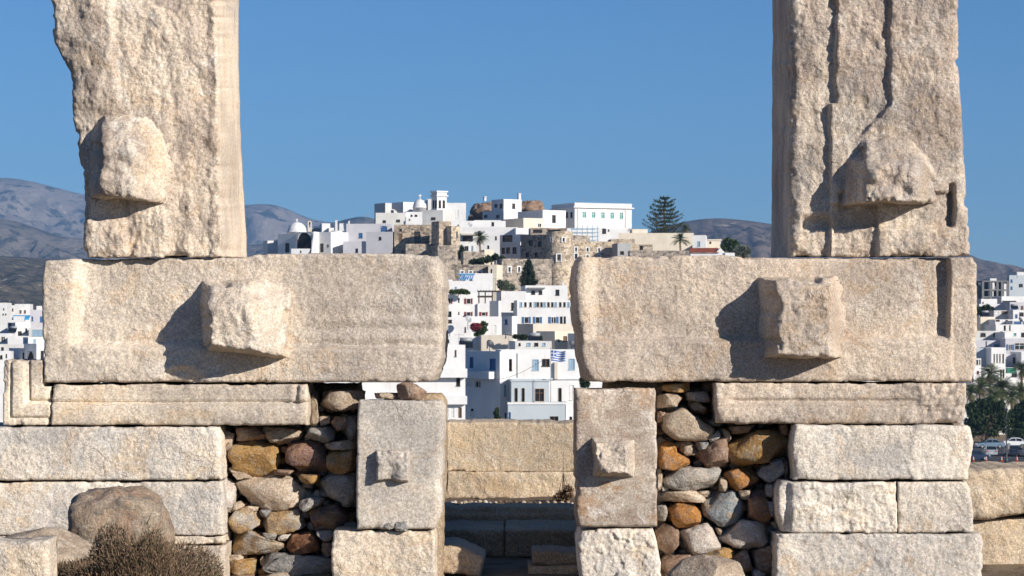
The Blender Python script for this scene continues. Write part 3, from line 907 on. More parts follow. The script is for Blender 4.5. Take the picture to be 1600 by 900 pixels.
# --- upright slabs that flank the passage
sl = stone_thing('upright_marble_slab', 'upright smooth grey marble slab with a broken boss, left of the passage', 'stone slab', 'marble_slab', 16.88, 0.30,
    curve([(624, 560), (660, 558), (800, 556), (828, 557)]), curve([(624, 688), (636, 694), (700, 694), (800, 690), (815, 687), (828, 680)]), 827.3, curve([(555, 625.5), (690, 626)]),
    r=(0.012, 0.055, 0.02, 0.015), amp=0.004, grain=0.002, seed=30, wl=0.3)
boss(sl, 'marble_slab', 16.80, 16.93, ((588, 705), (638, 703), (637, 752), (588, 750)), ((583, 701), (644, 698), (641, 757), (583, 754)), 33, amp=0.010, r=0.012, grain=0.004, k=0.35,
     h=lambda px, py: -0.022 * band(604, 620, px, 7) * sstep(716, 735, py))
sr = stone_thing('upright_marble_slab', 'upright brown-stained marble slab with a projecting boss, right of the passage', 'stone slab', 'marble_slab_stained', 16.88, 0.32,
    curve([(606, 898), (700, 898), (800, 899), (824, 903)]), curve([(606, 1024), (640, 1026), (824, 1027)]), 823.5, curve([(895, 607), (1030, 606.5)]),
    r=(0.03, 0.012, 0.02, 0.015), amp=0.006, grain=0.002, seed=31, wl=0.25)
boss(sr, 'marble_boss', 16.70, 16.94, ((930, 692), (980, 694), (982, 740), (929, 741)), ((922, 680), (1002, 680), (996, 750), (922, 749)), 35, amp=0.012, r=0.016, grain=0.005, k=0.5,
     h=lambda px, py: -0.03 * sstep(702, 690, py) * band(938, 968, px, 6))
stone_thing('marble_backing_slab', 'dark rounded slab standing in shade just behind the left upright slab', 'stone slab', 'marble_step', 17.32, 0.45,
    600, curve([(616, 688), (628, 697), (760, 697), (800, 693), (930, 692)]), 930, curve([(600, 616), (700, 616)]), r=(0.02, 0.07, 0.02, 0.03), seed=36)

# --- stones of the passage behind the gate
for nm, lab, mat, D, dep, l, rr, b, tp, kw in [
    ('marble_bench_block', 'sunlit cream block behind the passage, upper course', 'marble_bench', 24.0, 0.8, 610, 985, curve([(600, 736), (1000, 738)]), curve([(600, 660), (760, 659), (990, 662)]), dict(seed=40, r=(.01, .01, .004, .02))),
    ('marble_bench_block', 'sunlit cream block behind the passage, lower course', 'marble_bench', 23.95, 0.9, 600, 990, curve([(600, 788), (720, 779), (820, 785), (1000, 782)]), curve([(600, 736.4), (1000, 738.4)]), dict(seed=41, r=(.01, .01, .02, .006), amp=0.012)),
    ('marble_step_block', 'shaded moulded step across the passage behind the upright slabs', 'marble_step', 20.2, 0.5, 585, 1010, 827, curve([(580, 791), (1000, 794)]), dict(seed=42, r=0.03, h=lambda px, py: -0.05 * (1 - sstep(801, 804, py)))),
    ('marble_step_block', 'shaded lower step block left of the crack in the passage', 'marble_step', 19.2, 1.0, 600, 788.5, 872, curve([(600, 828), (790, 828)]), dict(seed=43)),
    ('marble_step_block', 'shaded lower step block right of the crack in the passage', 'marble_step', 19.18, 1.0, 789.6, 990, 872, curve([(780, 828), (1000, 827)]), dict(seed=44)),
    ('flat_stone', 'flat sunlit slab lying tilted beside the small cream block in the passage', 'marble_far', 17.6, 0.7, 676, curve([(845, 735), (860, 748), (872, 757), (900, 752), (905, 750)]), curve([(670, 892), (760, 905)]), curve([(670, 849), (725, 856), (757, 872)]), dict(seed=45, r=0.015)),
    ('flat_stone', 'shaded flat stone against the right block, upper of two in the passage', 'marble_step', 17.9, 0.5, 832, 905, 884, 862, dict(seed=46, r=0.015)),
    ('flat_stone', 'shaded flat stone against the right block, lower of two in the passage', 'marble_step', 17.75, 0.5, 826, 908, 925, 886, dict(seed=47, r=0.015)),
    ('marble_ruin_block', 'weathered cream block at the right edge below the parked cars', 'marble_far', 18.6, 1.0, curve([(733, 1480), (820, 1490)]), 1760, curve([(1480, 812), (1545, 813), (1600, 803), (1760, 806)]), curve([(1480, 733), (1600, 732), (1760, 736)]), dict(seed=48, r=0.05, amp=0.015, grain=0.007)),
    ('marble_ruin_block', 'shaded cream block at the bottom right corner', 'marble_far', 18.7, 1.0, 1500, 1770, 892, curve([(1500, 815), (1600, 808), (1770, 808)]), dict(seed=49, r=0.04, amp=0.012)),
    ('marble_ruin_block', 'pale out-of-focus block at the bottom left corner', 'marble_cream', 10.6, 0.2, -190, curve([(842, 74), (960, 79)]), 1010, curve([(-190, 838), (78, 846)]), dict(seed=50, r=0.02)),
]:
    k2 = dict(r=0.02, amp=0.007, grain=0.004, wl=0.15, res=0.012)
    k2.update(kw)
    stone_thing(nm, lab, 'stone block', mat, D, dep, l, rr, b, tp, **k2)

stone_thing('flat_stone', 'dark filler stone added to darken the gap between the right upright slab and the threshold block', 'stone block', 'marble_step', 17.35, 0.9, 946, 1040, 611, 594, seed=52, r=0.02, amp=0.02, res=0.012)  # added filler: hides the sunlit house behind so the slot looks dark

# --- field stones
def _ico(sub):
    import bmesh
    bm = bmesh.new()
    bmesh.ops.create_icosphere(bm, subdivisions=sub, radius=1.0)
    v = np.array([p.co[:] for p in bm.verts])
    f = np.array([[q.index for q in t.verts] for t in bm.faces])
    bm.free()
    return v, f
ICO = {s: _ico(s) for s in (2, 3, 4, 5)}

def stone_mesh(name, poly, D, depth, seed, sub=4, rough=0.035, facet=0.5, power=3.0):
    """a stone whose outline, seen from the front, is the pixel polygon poly; D: distance of its front"""
    R = np.random.RandomState(seed)
    poly = np.array(poly, float)
    k = D / F
    q = np.stack([(poly[:, 0] - 800) * k, ZC + (HY - poly[:, 1]) * k], 1)
    nx = np.roll(q, -1, 0)
    ar = q[:, 0] * nx[:, 1] - nx[:, 0] * q[:, 1]
    c = ((q + nx) * ar[:, None]).sum(0) / (3 * ar.sum())
    v, f = ICO[sub]
    ang = np.linspace(-math.pi, math.pi, 181)
    rad = np.full(181, 1e9)
    for i in range(len(q)):
        a, b = q[i] - c, nx[i] - c
        d = b - a
        den = np.cos(ang) * d[1] - np.sin(ang) * d[0]
        with np.errstate(divide='ignore', invalid='ignore'):
            t = (a[0] * d[1] - a[1] * d[0]) / den
            s = (a[0] * np.sin(ang) - a[1] * np.cos(ang)) / den
        ok = (t > 0) & (s >= -1e-6) & (s <= 1 + 1e-6)
        rad = np.where(ok, np.minimum(rad, t), rad)
    rad[rad > 1e8] = np.median(rad[rad < 1e8])
    ker = np.array([0.5, 1, 2, 1, 0.5]) / 5.0
    rad = np.convolve(np.concatenate([rad[-3:-1], rad, rad[1:3]]), ker, 'valid')
    size = math.sqrt(abs(ar.sum()) / 2)
    rp = np.hypot(v[:, 0], v[:, 2])
    ph = np.arctan2(v[:, 2], v[:, 0])
    rr = np.interp(ph, ang, rad)
    s = np.clip(np.abs(v[:, 1]), 0, 1)
    prof = (1 - s ** power) ** (1 / power)
    scale = np.where(rp > 1e-6, prof / np.maximum(rp, 1e-6), 0)
    P = np.stack([v[:, 0] * scale * rr, v[:, 1] * depth / 2, v[:, 2] * scale * rr], 1)
    for _ in range(int(3 + 6 * facet)):                     # knocked-off facets
        n = R.normal(size=3); n[1] = -abs(n[1]) * 0.9
        n /= np.linalg.norm(n)
        dd = P @ n
        lim = np.percentile(dd, 100) * (0.70 + 0.22 * R.rand())
        P = P - np.outer(np.clip(dd - lim, 0, None) * 0.96, n)
    off = R.rand(3) * 50
    nrm = P / np.maximum(np.linalg.norm(P, axis=1, keepdims=True), 1e-6)
    dsp = rough * size * (fbm(P / size * 2.2 + off, 5, seed, 0.55)) - rough * size * 0.7 * np.abs(fbm(P / size * 5 + off, 3, seed + 9))
    P = P + nrm * dsp[:, None]
    P = P + np.array([c[0], D + CY + depth * 0.45, c[1]])
    return mesh_np(name, P, None, f)

def z5(pts):  return [(320 + x / 2.8125, 580 + y / 2.8125) for x, y in pts]
def z7(pts):  return [(1000 + x / 2.8133, 580 + y / 2.8133) for x, y in pts]
def z4(pts):  return [(x / 3.4625, 640 + y / 3.4625) for x, y in pts]

LEFT = [
 ([(500,95),(600,88),(685,92),(682,160),(590,174),(500,155)], 'tan', .30), ([(468,112),(490,100),(496,240),(465,252),(455,200)], 'tan', .16), ([(495,205),(545,198),(551,235),(510,248)], 'tan', .10),
 ([(555,205),(615,205),(620,250),(570,265),(548,235)], 'brown', .15), ([(620,215),(660,190),(662,310),(630,302),(600,260)], 'grey', .15), ([(430,258),(480,246),(555,245),(558,300),(510,313),(432,290)], 'grey', .20),
 ([(255,250),(420,253),(415,290),(330,322),(290,310),(260,275)], 'tan', .22), ([(138,250),(230,248),(262,300),(140,306)], 'brown', .18), ([(75,268),(122,280),(110,335),(95,362),(72,330)], 'cream', .13),
 ([(110,318),(200,306),(308,312),(312,380),(290,458),(200,462),(112,422),(100,370)], 'ochre', .30), ([(330,332),(430,312),(515,318),(533,380),(525,446),(400,446),(330,412)], 'purple', .30),
 ([(540,358),(590,348),(645,352),(653,400),(645,455),(570,463),(538,420)], 'ochre', .22), ([(525,320),(650,306),(648,347),(530,346)], 'cream', .20), ([(105,425),(210,465),(150,483),(110,455)], 'tan', .10),
 ([(135,512),(200,472),(360,456),(400,470),(478,518),(472,550),(400,575),(402,605),(270,607),(150,577)], 'cream', .32), ([(390,460),(505,458),(490,496),(440,497)], 'ochre', .14),
 ([(488,502),(540,465),(645,461),(651,597),(590,592),(510,552)], 'grey', .26), ([(408,577),(490,552),(524,575),(440,619),(412,602)], 'grey', .14), ([(95,668),(130,620),(180,604),(242,640),(230,677),(140,722),(98,716)], 'mix', .24),
 ([(230,692),(290,614),(400,606),(443,650),(436,690),(330,722),(240,706)], 'mix', .26), ([(448,622),(500,593),(600,598),(622,640),(580,692),(520,702),(470,682)], 'purple', .26), ([(113,587),(150,576),(170,595),(120,619)], 'cream', .09),
 ([(97,742),(180,698),(250,730),(333,752),(322,792),(200,814),(98,802)], 'mix', .26), ([(338,767),(380,724),(450,713),(497,745),(502,787),(420,810),(368,797)], 'red', .24), ([(488,712),(560,702),(562,746),(520,748)], 'grey', .12),
 ([(213,832),(300,811),(420,818),(558,818),(562,892),(215,892)], 'slate', .30), ([(95,847),(150,829),(210,840),(202,897),(150,900),(98,882)], 'ochre', .18), ([(92,816),(155,811),(162,826),(92,844)], 'cream', .12),
 ([(80,478),(125,510),(127,570),(100,642),(80,640)], 'white', .16), ([(513,760),(553,758),(553,817),(513,821)], 'brown', .14), ([(303,435),(385,440),(362,458),(303,457)], 'brown', .10), ([(183,595),(241,599),(233,616),(190,613)], 'cream', .08),
 ([(205,894),(560,894),(562,960),(205,960)], 'tan', .25), ([(60,905),(200,902),(200,960),(60,960)], 'brown', .2), ([(320,722),(372,720),(350,748),(322,744)], 'white', .08), ([(250,715),(315,718),(300,740),(262,738)], 'grey', .08),
 ([(232,612),(290,612),(262,650),(236,640)], 'slate', .10), ([(600,462),(655,462),(655,500)], 'brown', .1),
]
RIGHT = [
 ([(80,108),(150,97),(180,120),(160,152),(83,160)], 'tan', .18), ([(108,60),(220,53),(247,80),(180,94),(108,87)], 'ochre', .18), ([(218,140),(260,134),(292,165),(280,180),(224,166)], 'tan', .10),
 ([(113,175),(150,159),(235,188),(328,240),(322,292),(270,307),(160,302),(113,252)], 'tan', .30), ([(83,320),(120,306),(160,330),(166,363),(222,390),(217,417),(150,432),(93,422)], 'orange', .24),
 ([(178,320),(215,309),(247,330),(241,367),(200,370),(178,346)], 'tan', .11), ([(244,315),(302,313),(302,336),(260,349)], 'blue', .10), ([(238,375),(370,288),(382,310),(382,417),(290,427),(262,410)], 'brown', .22),
 ([(383,330),(450,273),(600,268),(653,300),(650,382),(520,402),(450,422),(398,386)], 'ochre', .32), ([(303,290),(345,264),(362,285),(315,314)], 'grey', .09), ([(363,253),(395,268),(402,300),(385,320)], 'tan', .10),
 ([(398,245),(512,237),(472,272),(408,277)], 'brown', .14), ([(103,452),(150,429),(370,430),(382,460),(340,522),(250,532),(130,512)], 'grey', .28), ([(383,452),(480,423),(516,460),(522,507),(470,527),(403,522),(383,490)], 'orange', .24),
 ([(518,420),(640,408),(642,472),(570,492),(518,452)], 'grey', .22), ([(83,530),(240,529),(288,562),(282,578),(83,575)], 'cream', .18), ([(283,562),(330,529),(420,533),(462,585),(457,642),(370,680),(288,652)], 'blue', .28),
 ([(473,572),(520,520),(560,528),(583,620),(560,663),(478,657)], 'purple', .22), ([(128,622),(170,588),(230,588),(270,630),(257,682),(190,692),(123,662)], 'orange', .24), ([(80,600),(115,596),(127,620),(110,657),(80,657)], 'grey', .12),
 ([(72,692),(95,668),(170,700),(167,762),(125,807),(83,772)], 'brown', .22), ([(178,712),(300,673),(347,740),(364,782),(300,802),(203,810),(183,760)], 'white', .26), ([(358,722),(440,668),(570,663),(597,700),(572,772),(480,787),(368,752)], 'white', .28),
 ([(333,690),(366,689),(350,732)], 'tan', .08), ([(273,812),(370,783),(437,795),(400,832),(288,837)], 'ochre', .2), ([(103,820),(240,813),(222,862),(130,892),(103,872)], 'brown', .22), ([(393,832),(480,788),(502,882),(420,892)], 'brown', .2),
 ([(257,530),(312,527),(306,556),(261,554)], 'tan', .09), ([(438,530),(492,526),(481,566),(450,562)], 'tan', .10), ([(498,870),(552,884),(552,912),(503,910)], 'white', .12), ([(556,505),(592,498),(602,560),(560,557)], 'slate', .12),
 ([(560,580),(606,578),(606,642),(578,642)], 'slate', .12), ([(498,800),(590,768),(597,902),(520,892)], 'brown', .2), ([(81,435),(99,431),(96,532),(81,532)], 'cream', .12), ([(620,238),(656,238),(656,282),(624,277)], 'brown', .12),
 ([(575,662),(610,655),(612,700),(596,698)], 'tan', .09), ([(205,95),(300,92),(310,140),(260,133),(215,130)], 'slate', .18), ([(355,478),(382,470),(384,528),(352,526)], 'tan', .1), ([(80,165),(112,170),(110,230),(80,225)], 'brown', .12),
 ([(100,500),(128,512),(120,528),(100,528)], 'grey', .07), ([(80,880),(160,870),(600,900),(600,960),(80,960)], 'brown', .2), ([(640,395),(655,400),(655,470),(640,470)], 'brown', .1), ([(575,395),(640,385),(640,430),(590,432)], 'slate', .12),
]

def rubble(label, stones, conv, x0, x1, y0, y1, seed):
    D = 17.12
    root = thing('rubble_infill', W((x0 + x1) / 2, 930, 17.6), label, 'rubble', 'rubble infill of the gate')
    R = random.Random(seed)
    for i, (poly, kind, dep) in enumerate(stones):
        p = conv(poly)
        gx, gy = sum(q[0] for q in p) / len(p), sum(q[1] for q in p) / len(p)
        p = [(gx + (q[0] - gx) * 1.13, gy + (q[1] - gy) * 1.13) for q in p]
        me = stone_mesh('stone', p, D + R.uniform(-0.02, 0.06) + (0.05 if dep < 0.12 else 0), dep * 1.2 + 0.05, seed + i, 4, rough=0.075, facet=R.uniform(0.8, 1.8), power=R.choice([4.0, 6.0, 9.0]))
        obj('stone', me, 'rock_' + kind, root, True)
    # smaller stones deeper in the joints
    k = 0
    y = y0 + 8
    while y < y1:
        x = x0 + 8
        while x < x1:
            w, h = R.uniform(12, 22), R.uniform(9, 15)
            cx, cy = x + R.uniform(-3, 3), y + R.uniform(-3, 3)
            n = R.randint(5, 7)
            ph = R.uniform(0, 6)
            poly = [(cx + w * 0.62 * math.cos(ph + 6.283 * j / n) * R.uniform(.85, 1.1), cy + h * 0.68 * math.sin(ph + 6.283 * j / n) * R.uniform(.85, 1.1)) for j in range(n)]
            me = stone_mesh('stone', poly, 17.27 + R.uniform(0, 0.10), 0.22, seed + 300 + k, 3, 0.05, R.uniform(0.2, 1))
            obj('stone', me, 'rock_' + R.choice(['tan', 'tan', 'brown', 'ochre', 'grey', 'cream', 'white', 'red']), root, True)
            k += 1
            x += w
        y += 17
    # earth core
    loft_block('earth_core', 'rock_earth', 17.52, 0.5, x0, x1, y1, y0 - 13, r=0.02, amp=0.03, grain=0.01, seed=seed, parent=root, res=0.02, wl=0.1)
    return root

rubble('infill of ochre, grey and purple field stones left of the passage', LEFT, z5, 343, 560, 612, 940, 100)
rubble('infill of orange, white and blue-grey field stones right of the passage', RIGHT, z7, 1026, 1240, 600, 940, 200)

def shift(p, dx):
    return [(a + dx, b) for a, b in p]

def single_stone(name, label, poly, D, dep, kind, seed, cat='stone', **kw):
    return props(obj(name, stone_mesh(name, poly, D, dep, seed, 5, **kw), 'rock_' + kind, None, True), label, cat)

single_stone('boulder', 'brown rounded boulder in front of the left wall, above the dry bush', shift(z4([(358,535),(395,472),(500,436),(620,430),(730,432),(835,480),(895,560),(928,655),(915,780),(820,900),(640,960),(450,940),(380,840),(365,690)]), -9), 14.6, 0.62, 'granite', 401, rough=0.07, facet=0.55, power=3.0)
single_stone('boulder', 'low grey boulder left of the brown boulder', z4([(-120,760),(20,692),(150,664),(260,650),(380,702),(448,742),(470,900),(420,1010),(0,1020),(-120,960)]), 14.0, 0.6, 'tan', 402, rough=0.025, facet=0.2, power=2.3)
single_stone('boulder', 'pale rounded boulder top at the bottom edge below the right rubble', z7([(125,910),(200,842),(290,816),(380,833),(452,852),(480,920),(440,1040),(180,1040)]), 14.6, 0.45, 'tan', 403, rough=0.025, facet=0.2, power=2.4)
single_stone('loose_stone', 'small round stone on top of the left upright slab', z5([(838,62),(870,48),(940,55),(978,85),(975,125),(910,130),(845,118)]), 16.95, 0.18, 'brown', 404, rough=0.04)
single_stone('loose_stone', 'flat stone chip lying beside the round stone on the left slab', z5([(735,97),(800,94),(842,106),(842,124),(740,122)]), 17.0, 0.16, 'tan', 405, rough=0.04)
single_stone('loose_stone', 'grey pebble cluster at the foot of the left slab, left pebble', z5([(780,690),(800,665),(830,662),(838,690),(810,700)]), 16.86, 0.07, 'grey', 406, rough=0.06)
single_stone('loose_stone', 'grey pebble cluster at the foot of the left slab, right pebble', z5([(822,690),(840,665),(880,660),(903,685),(885,706),(830,704)]), 16.85, 0.08, 'slate', 407, rough=0.08)
R_ = random.Random(5)
for i in range(26):       # pebbles and soil line below the bench
    cx = 705 + i * 7.6 + R_.uniform(-2, 2)
    s = R_.uniform(2.5, 5.5)
    cy = 785.5 + R_.uniform(-1.5, 1.5)
    poly = [(cx + s * math.cos(a) * R_.uniform(.8, 1.2), cy + 0.7 * s * math.sin(a)) for a in (0, 1, 2, 3.1, 4, 5)]
    props(obj('pebble', stone_mesh('pebble', poly, 22.9 + R_.uniform(-.05, .05), 0.06, 500 + i, 2), R_.choice(['rock_white', 'rock_tan', 'rock_earth']), None, True),
          'pebble in the row of small stones at the foot of the sunlit bench block', 'pebble', 'pebbles below the bench block')
soil = loft_block('soil_bank', 'rock_earth', 23.0, 1.0, 600, 1000, 830, curve([(600, 790), (760, 789), (900, 786), (1000, 786)]), r=0.03, amp=0.02, grain=0.01, seed=61, res=0.02)
props(soil, kind='structure')

# ------------------------------------------------------------------ the town
class Face:
    """an upright wall plane: origin o (x, y), unit direction e along it, outward normal n"""
    def __init__(s, o, e, n):
        s.o, s.e, s.n = o, e, n
    def at(s, a, z, out=0.0):
        return (s.o[0] + s.e[0] * a + s.n[0] * out, s.o[1] + s.e[1] * a + s.n[1] * out, z)
    def ray(s, px):
        k = (px - 800) / F
        # camera ray (k t, CY + t) meets o + a e
        a = (k * (s.o[1] - CY) - s.o[0]) / (s.e[0] - k * s.e[1])
        return a, s.o[1] + s.e[1] * a - CY

def facade(mb, face, a0, a1, z0, z1, holes, rev=0.22):
    """a wall face with real openings and their reveals"""
    A = sorted({a0, a1, *[h[0] for h in holes], *[h[1] for h in holes]})
    Zs = sorted({z0, z1, *[h[2] for h in holes], *[h[3] for h in holes]})
    A = [a for a in A if a0 - 1e-6 <= a <= a1 + 1e-6]
    Zs = [z for z in Zs if z0 - 1e-6 <= z <= z1 + 1e-6]
    for i in range(len(A) - 1):
        for j in range(len(Zs) - 1):
            ca, cz = (A[i] + A[i + 1]) / 2, (Zs[j] + Zs[j + 1]) / 2
            if any(h[0] < ca < h[1] and h[2] < cz < h[3] for h in holes):
                continue
            mb.add([face.at(A[i], Zs[j]), face.at(A[i + 1], Zs[j]), face.at(A[i + 1], Zs[j + 1]), face.at(A[i], Zs[j + 1])], [(0, 1, 2, 3)])
    for h in holes:
        c = [(h[0], h[2]), (h[1], h[2]), (h[1], h[3]), (h[0], h[3])]
        for i in range(4):
            p, q = c[i], c[(i + 1) % 4]
            mb.add([face.at(*p), face.at(*q), face.at(*q, -rev), face.at(*p, -rev)], [(0, 1, 2, 3)])

def fbox(mb, face, a0, a1, z0, z1, o0, o1):
    vs = [face.at(a, z, o) for o in (o0, o1) for z in (z0, z1) for a in (a0, a1)]
    mb.add(vs, [(0, 1, 3, 2), (4, 6, 7, 5), (0, 4, 5, 1), (2, 3, 7, 6), (0, 2, 6, 4), (1, 5, 7, 3)])

SHUT = {'blue': 'shutter_blue', 'pale': 'shutter_pale_blue', 'red': 'shutter_red', 'teal': 'glass_teal', 'brown': 'wood_brown', 'white': 'frame_white'}

def opening(root, face, a0, a1, z0, z1, kind, wallmat='white_plaster'):
    """window or door set into an opening; kind: [arch_][open_]colour | dark | glass | door_colour | hole"""
    w, h = a1 - a0, z1 - z0
    arch = kind.startswith('arch')
    kd = kind.replace('arch_', '').replace('arch', 'dark')
    isdoor = kd.startswith('door')
    kd = kd.replace('door_', '').replace('door', 'dark')
    opn = kd.startswith('open_')
    kd = kd.replace('open_', '')
    fr = min(0.07, w * 0.08)
    mb = MB()
    fm = 'frame_white'
    surround = kd == 'framed'
    if surround: kd = 'dark'
    elif kd in ('dark', 'hole', 'glass') and not isdoor: fm = 'wood_dark' if kd != 'glass' else 'frame_tan'
    elif isdoor and kd == 'dark': fm = 'wood_dark'
    if surround:                                   # pale dressed surround outside the opening
        g = 0.17
        fbox(mb, face, a0 - g, a0 - 0.002, z0 - g, z1 + g, 0.003, 0.07)
        fbox(mb, face, a1 + 0.002, a1 + g, z0 - g, z1 + g, 0.003, 0.07)
        fbox(mb, face, a0 - 0.001, a1 + 0.001, z1 + 0.002, z1 + g, 0.003, 0.068)
    if kd in ('tan',):
        fm, kd = 'frame_tan', 'dark'
    if kd in SHUT and not opn and kd != 'teal': fm = SHUT[kd]
    o0, o1 = -0.17, 0.035
    fbox(mb, face, a0, a0 + fr, z0, z1, o0, o1)
    fbox(mb, face, a1 - fr, a1, z0, z1, o0, o1)
    fbox(mb, face, a0 + fr, a1 - fr, z1 - fr, z1, o0, o1)
    if not isdoor:
        fbox(mb, face, a0 - 0.04, a1 + 0.04, z0 - 0.06, z0 + fr * 0.5, o0, o1 + 0.05)
    if arch:
        sp = MB()
        n, cx, r = 6, (a0 + a1) / 2, w / 2 - fr * 0.3
        zb = z1 - r
        for sgn in (-1, 1):
            for i in range(n):
                t0, t1 = math.pi / 2 * i / n, math.pi / 2 * (i + 1) / n
                pa, pb = (cx + sgn * r * math.cos(t0), zb + r * math.sin(t0)), (cx + sgn * r * math.cos(t1), zb + r * math.sin(t1))
                ed = cx + sgn * w / 2
                quad = [(ed, pa[1]), pa, pb, (ed, pb[1])]
                vs = [face.at(q[0], q[1], 0.003) for q in quad] + [face.at(q[0], q[1], -0.2) for q in quad]
                sp.add(vs, [(0, 1, 2, 3), (1, 5, 6, 2), (4, 7, 6, 5)])
    win = mb.build('door' if isdoor else 'window', fm, root)
    if arch: sp.build('arch_spandrel', wallmat, win)
    pb = MB()
    pm = SHUT.get(kd, 'opening_dark' if kd == 'hole' else 'glass_dark')
    if opn: pm = 'glass_dark'
    if pm in ('glass_dark', 'opening_dark', 'glass_teal'):
        fbox(pb, face, a0 + fr * .5, a1 - fr * .5, z0, z1 - fr * .5, -0.20, -0.12)
        pb.build('pane', pm, win)
        if kd != 'hole' and w > 0.7 and not isdoor:
            gb = MB()
            c = (a0 + a1) / 2
            fbox(gb, face, c - 0.035, c + 0.035, z0 + fr * .6, z1 - fr, -0.119, -0.07)
            if h > 1.1: fbox(gb, face, a0 + fr, a1 - fr, z0 + h * .62, z0 + h * .62 + 0.06, -0.118, -0.08)
            gb.build('glazing_bar', 'frame_tan' if kd == 'tan' else ('wood_brown' if kd == 'dark' else 'frame_white'), win)
    else:
        c = (a0 + a1) / 2
        for l0, l1 in ((a0 + fr, c - 0.015), (c + 0.015, a1 - fr)):
            fbox(pb, face, l0, l1, z0, z1 - fr, -0.14, -0.06)
            z = z0 + 0.12
            while z < z1 - 0.25:
                fbox(pb, face, l0 + 0.05, l1 - 0.05, z, z + 0.06, -0.059, -0.03)
                z += 0.14
        pb.build('door_leaf' if isdoor else 'shutter', pm, win)
    if opn:
        for sgn, e in ((-1, a0), (1, a1)):
            sb = MB()
            e0, e1 = (e - w * 0.48, e - 0.02) if sgn < 0 else (e + 0.02, e + w * 0.48)
            fbox(sb, face, e0, e1, z0, z1, 0.03, 0.08)
            sb.build('shutter', SHUT[kd], win)
    return win

BL = []
def bld(label, D, x0, x1, yt, wins=(), xs=None, yaw=20, mat='white_plaster', depth=7.0, swins=(), par=0.35, name='house', cat='house', yb=None, cornice=None, roof='roof_screed', group='whitewashed town buildings', sidemat=None):
    """a flat-roofed building. x0..x1: pixel columns of its front, xs: outer column of the visible side, yt: pixel row of its top at
    the near corner; wins: (px, py, w, h, kind) in pixels on the front, swins on the visible side"""
    th = math.radians(yaw)
    e, b = (math.cos(th), math.sin(th)), (-math.sin(th), math.cos(th))
    n = (math.sin(th), -math.cos(th))
    k0, k1 = (x0 - 800) / F, (x1 - 800) / F
    if yaw >= 0:
        c0 = (k0 * D, D + CY)
        s = D * (k1 - k0) / (e[0] - k1 * e[1])
        tn, kn = D, k0
    else:                                   # near corner on the right
        c1 = (k1 * D, D + CY)
        s = D * (k1 - k0) / (e[0] - k0 * e[1])
        c0 = (c1[0] - s * e[0], c1[1] - s * e[1])
        tn, kn = D, k1
    if xs is not None:
        ks = (xs - 800) / F
        den = ks * b[1] - b[0]
        depth = abs(tn * (kn - ks) / den) if abs(den) > 1e-4 else depth
        depth = min(max(depth, 1.2), 24.0)
    z1 = ZC + (HY - yt) / F * D
    corners = [(c0[0] + e[0] * a + b[0] * r, c0[1] + e[1] * a + b[1] * r) for a, r in ((0, 0), (s, 0), (s, depth), (0, depth))]
    if yb is None:
        z0 = float(min(ground_z(np.array([c[0] for c in corners]), np.array([c[1] for c in corners])))) - 0.8
        z0 = min(z0, z1 - 2.5)
    else:
        z0 = ZC + (HY - yb) / F * D
    cx, cy = sum(c[0] for c in corners) / 4, sum(c[1] for c in corners) / 4
    root = thing(name, (cx, cy, z0), label, cat, group)
    front = Face(c0, e, n)
    if yaw >= 0: side = Face(c0, b, (-e[0], -e[1]))
    else: side = Face(corners[1], b, e)
    def rects(face, ws, amax):
        out = []
        for (px, py, w, h, kind) in ws:
            a, t = face.ray(px)
            aw, _ = face.ray(px - w / 2)
            ww = abs(a - aw) * 2
            z = ZC + (HY - py) / F * t
            hh = h / F * t
            A0, A1, Z0, Z1 = max(a - ww / 2, 0.06), min(a + ww / 2, amax - 0.06), max(z - hh / 2, z0 + 0.1), min(z + hh / 2, z1 - 0.08)
            if A1 - A0 > 0.15 and Z1 - Z0 > 0.2:
                out.append((A0, A1, Z0, Z1, kind))
        keep = []
        for r in out:
            if all(r[0] >= q[1] - .01 or r[1] <= q[0] + .01 or r[2] >= q[3] - .01 or r[3] <= q[2] + .01 for q in keep): keep.append(r)
        return keep
    rf, rsd = rects(front, wins, s), rects(side, swins, depth)
    mb = MB()
    facade(mb, front, 0, s, z0, z1, rf)
    if yaw >= 0:
        facade(mb, side, 0, depth, z0, z1, rsd)
        oth = (1, 2)
    else:
        facade(mb, side, 0, depth, z0, z1, rsd)
        oth = (0, 3)
    for i, j in (oth, (2, 3)):
        p, q = corners[i], corners[j]
        mb.add([(*p, z0), (*q, z0), (*q, z1), (*p, z1)], [(0, 1, 2, 3)])
    # parapet: top rim and inner faces
    t = min(0.24, s * 0.15, depth * 0.15)
    inn = [(c0[0] + e[0] * a + b[0] * r, c0[1] + e[1] * a + b[1] * r) for a, r in ((t, t), (s - t, t), (s - t, depth - t), (t, depth - t))]
    zr = z1 - max(par, 0.05)
    for i in range(4):
        j = (i + 1) % 4
        mb.add([(*corners[i], z1), (*corners[j], z1), (*inn[j], z1), (*inn[i], z1)], [(0, 1, 2, 3)])
        mb.add([(*inn[i], z1), (*inn[j], z1), (*inn[j], zr), (*inn[i], zr)], [(0, 1, 2, 3)])
    mb.build('wall', mat, root)
    rb = MB()
    rb.add([(*p, zr) for p in inn], [(0, 1, 2, 3)])
    rb.build('roof', roof, root)
    if cornice:
        cb = MB()
        for (zz0, zz1, out) in cornice:
            ca, cb2 = z1 - zz0, z1 - zz1
            fbox(cb, front, -out, s + out, cb2, ca, 0.004, out)
            fbox(cb, side, 0.0, depth + out, cb2, ca, 0.004, out)
        cb.build('cornice', mat, root)
    for r in rf: opening(root, front, *r, wallmat=mat)
    for r in rsd: opening(root, side, *r, wallmat=mat)
    info = dict(root=root, front=front, side=side, s=s, depth=depth, z0=z0, z1=z1, zr=zr, corners=corners, D=D)
    return info

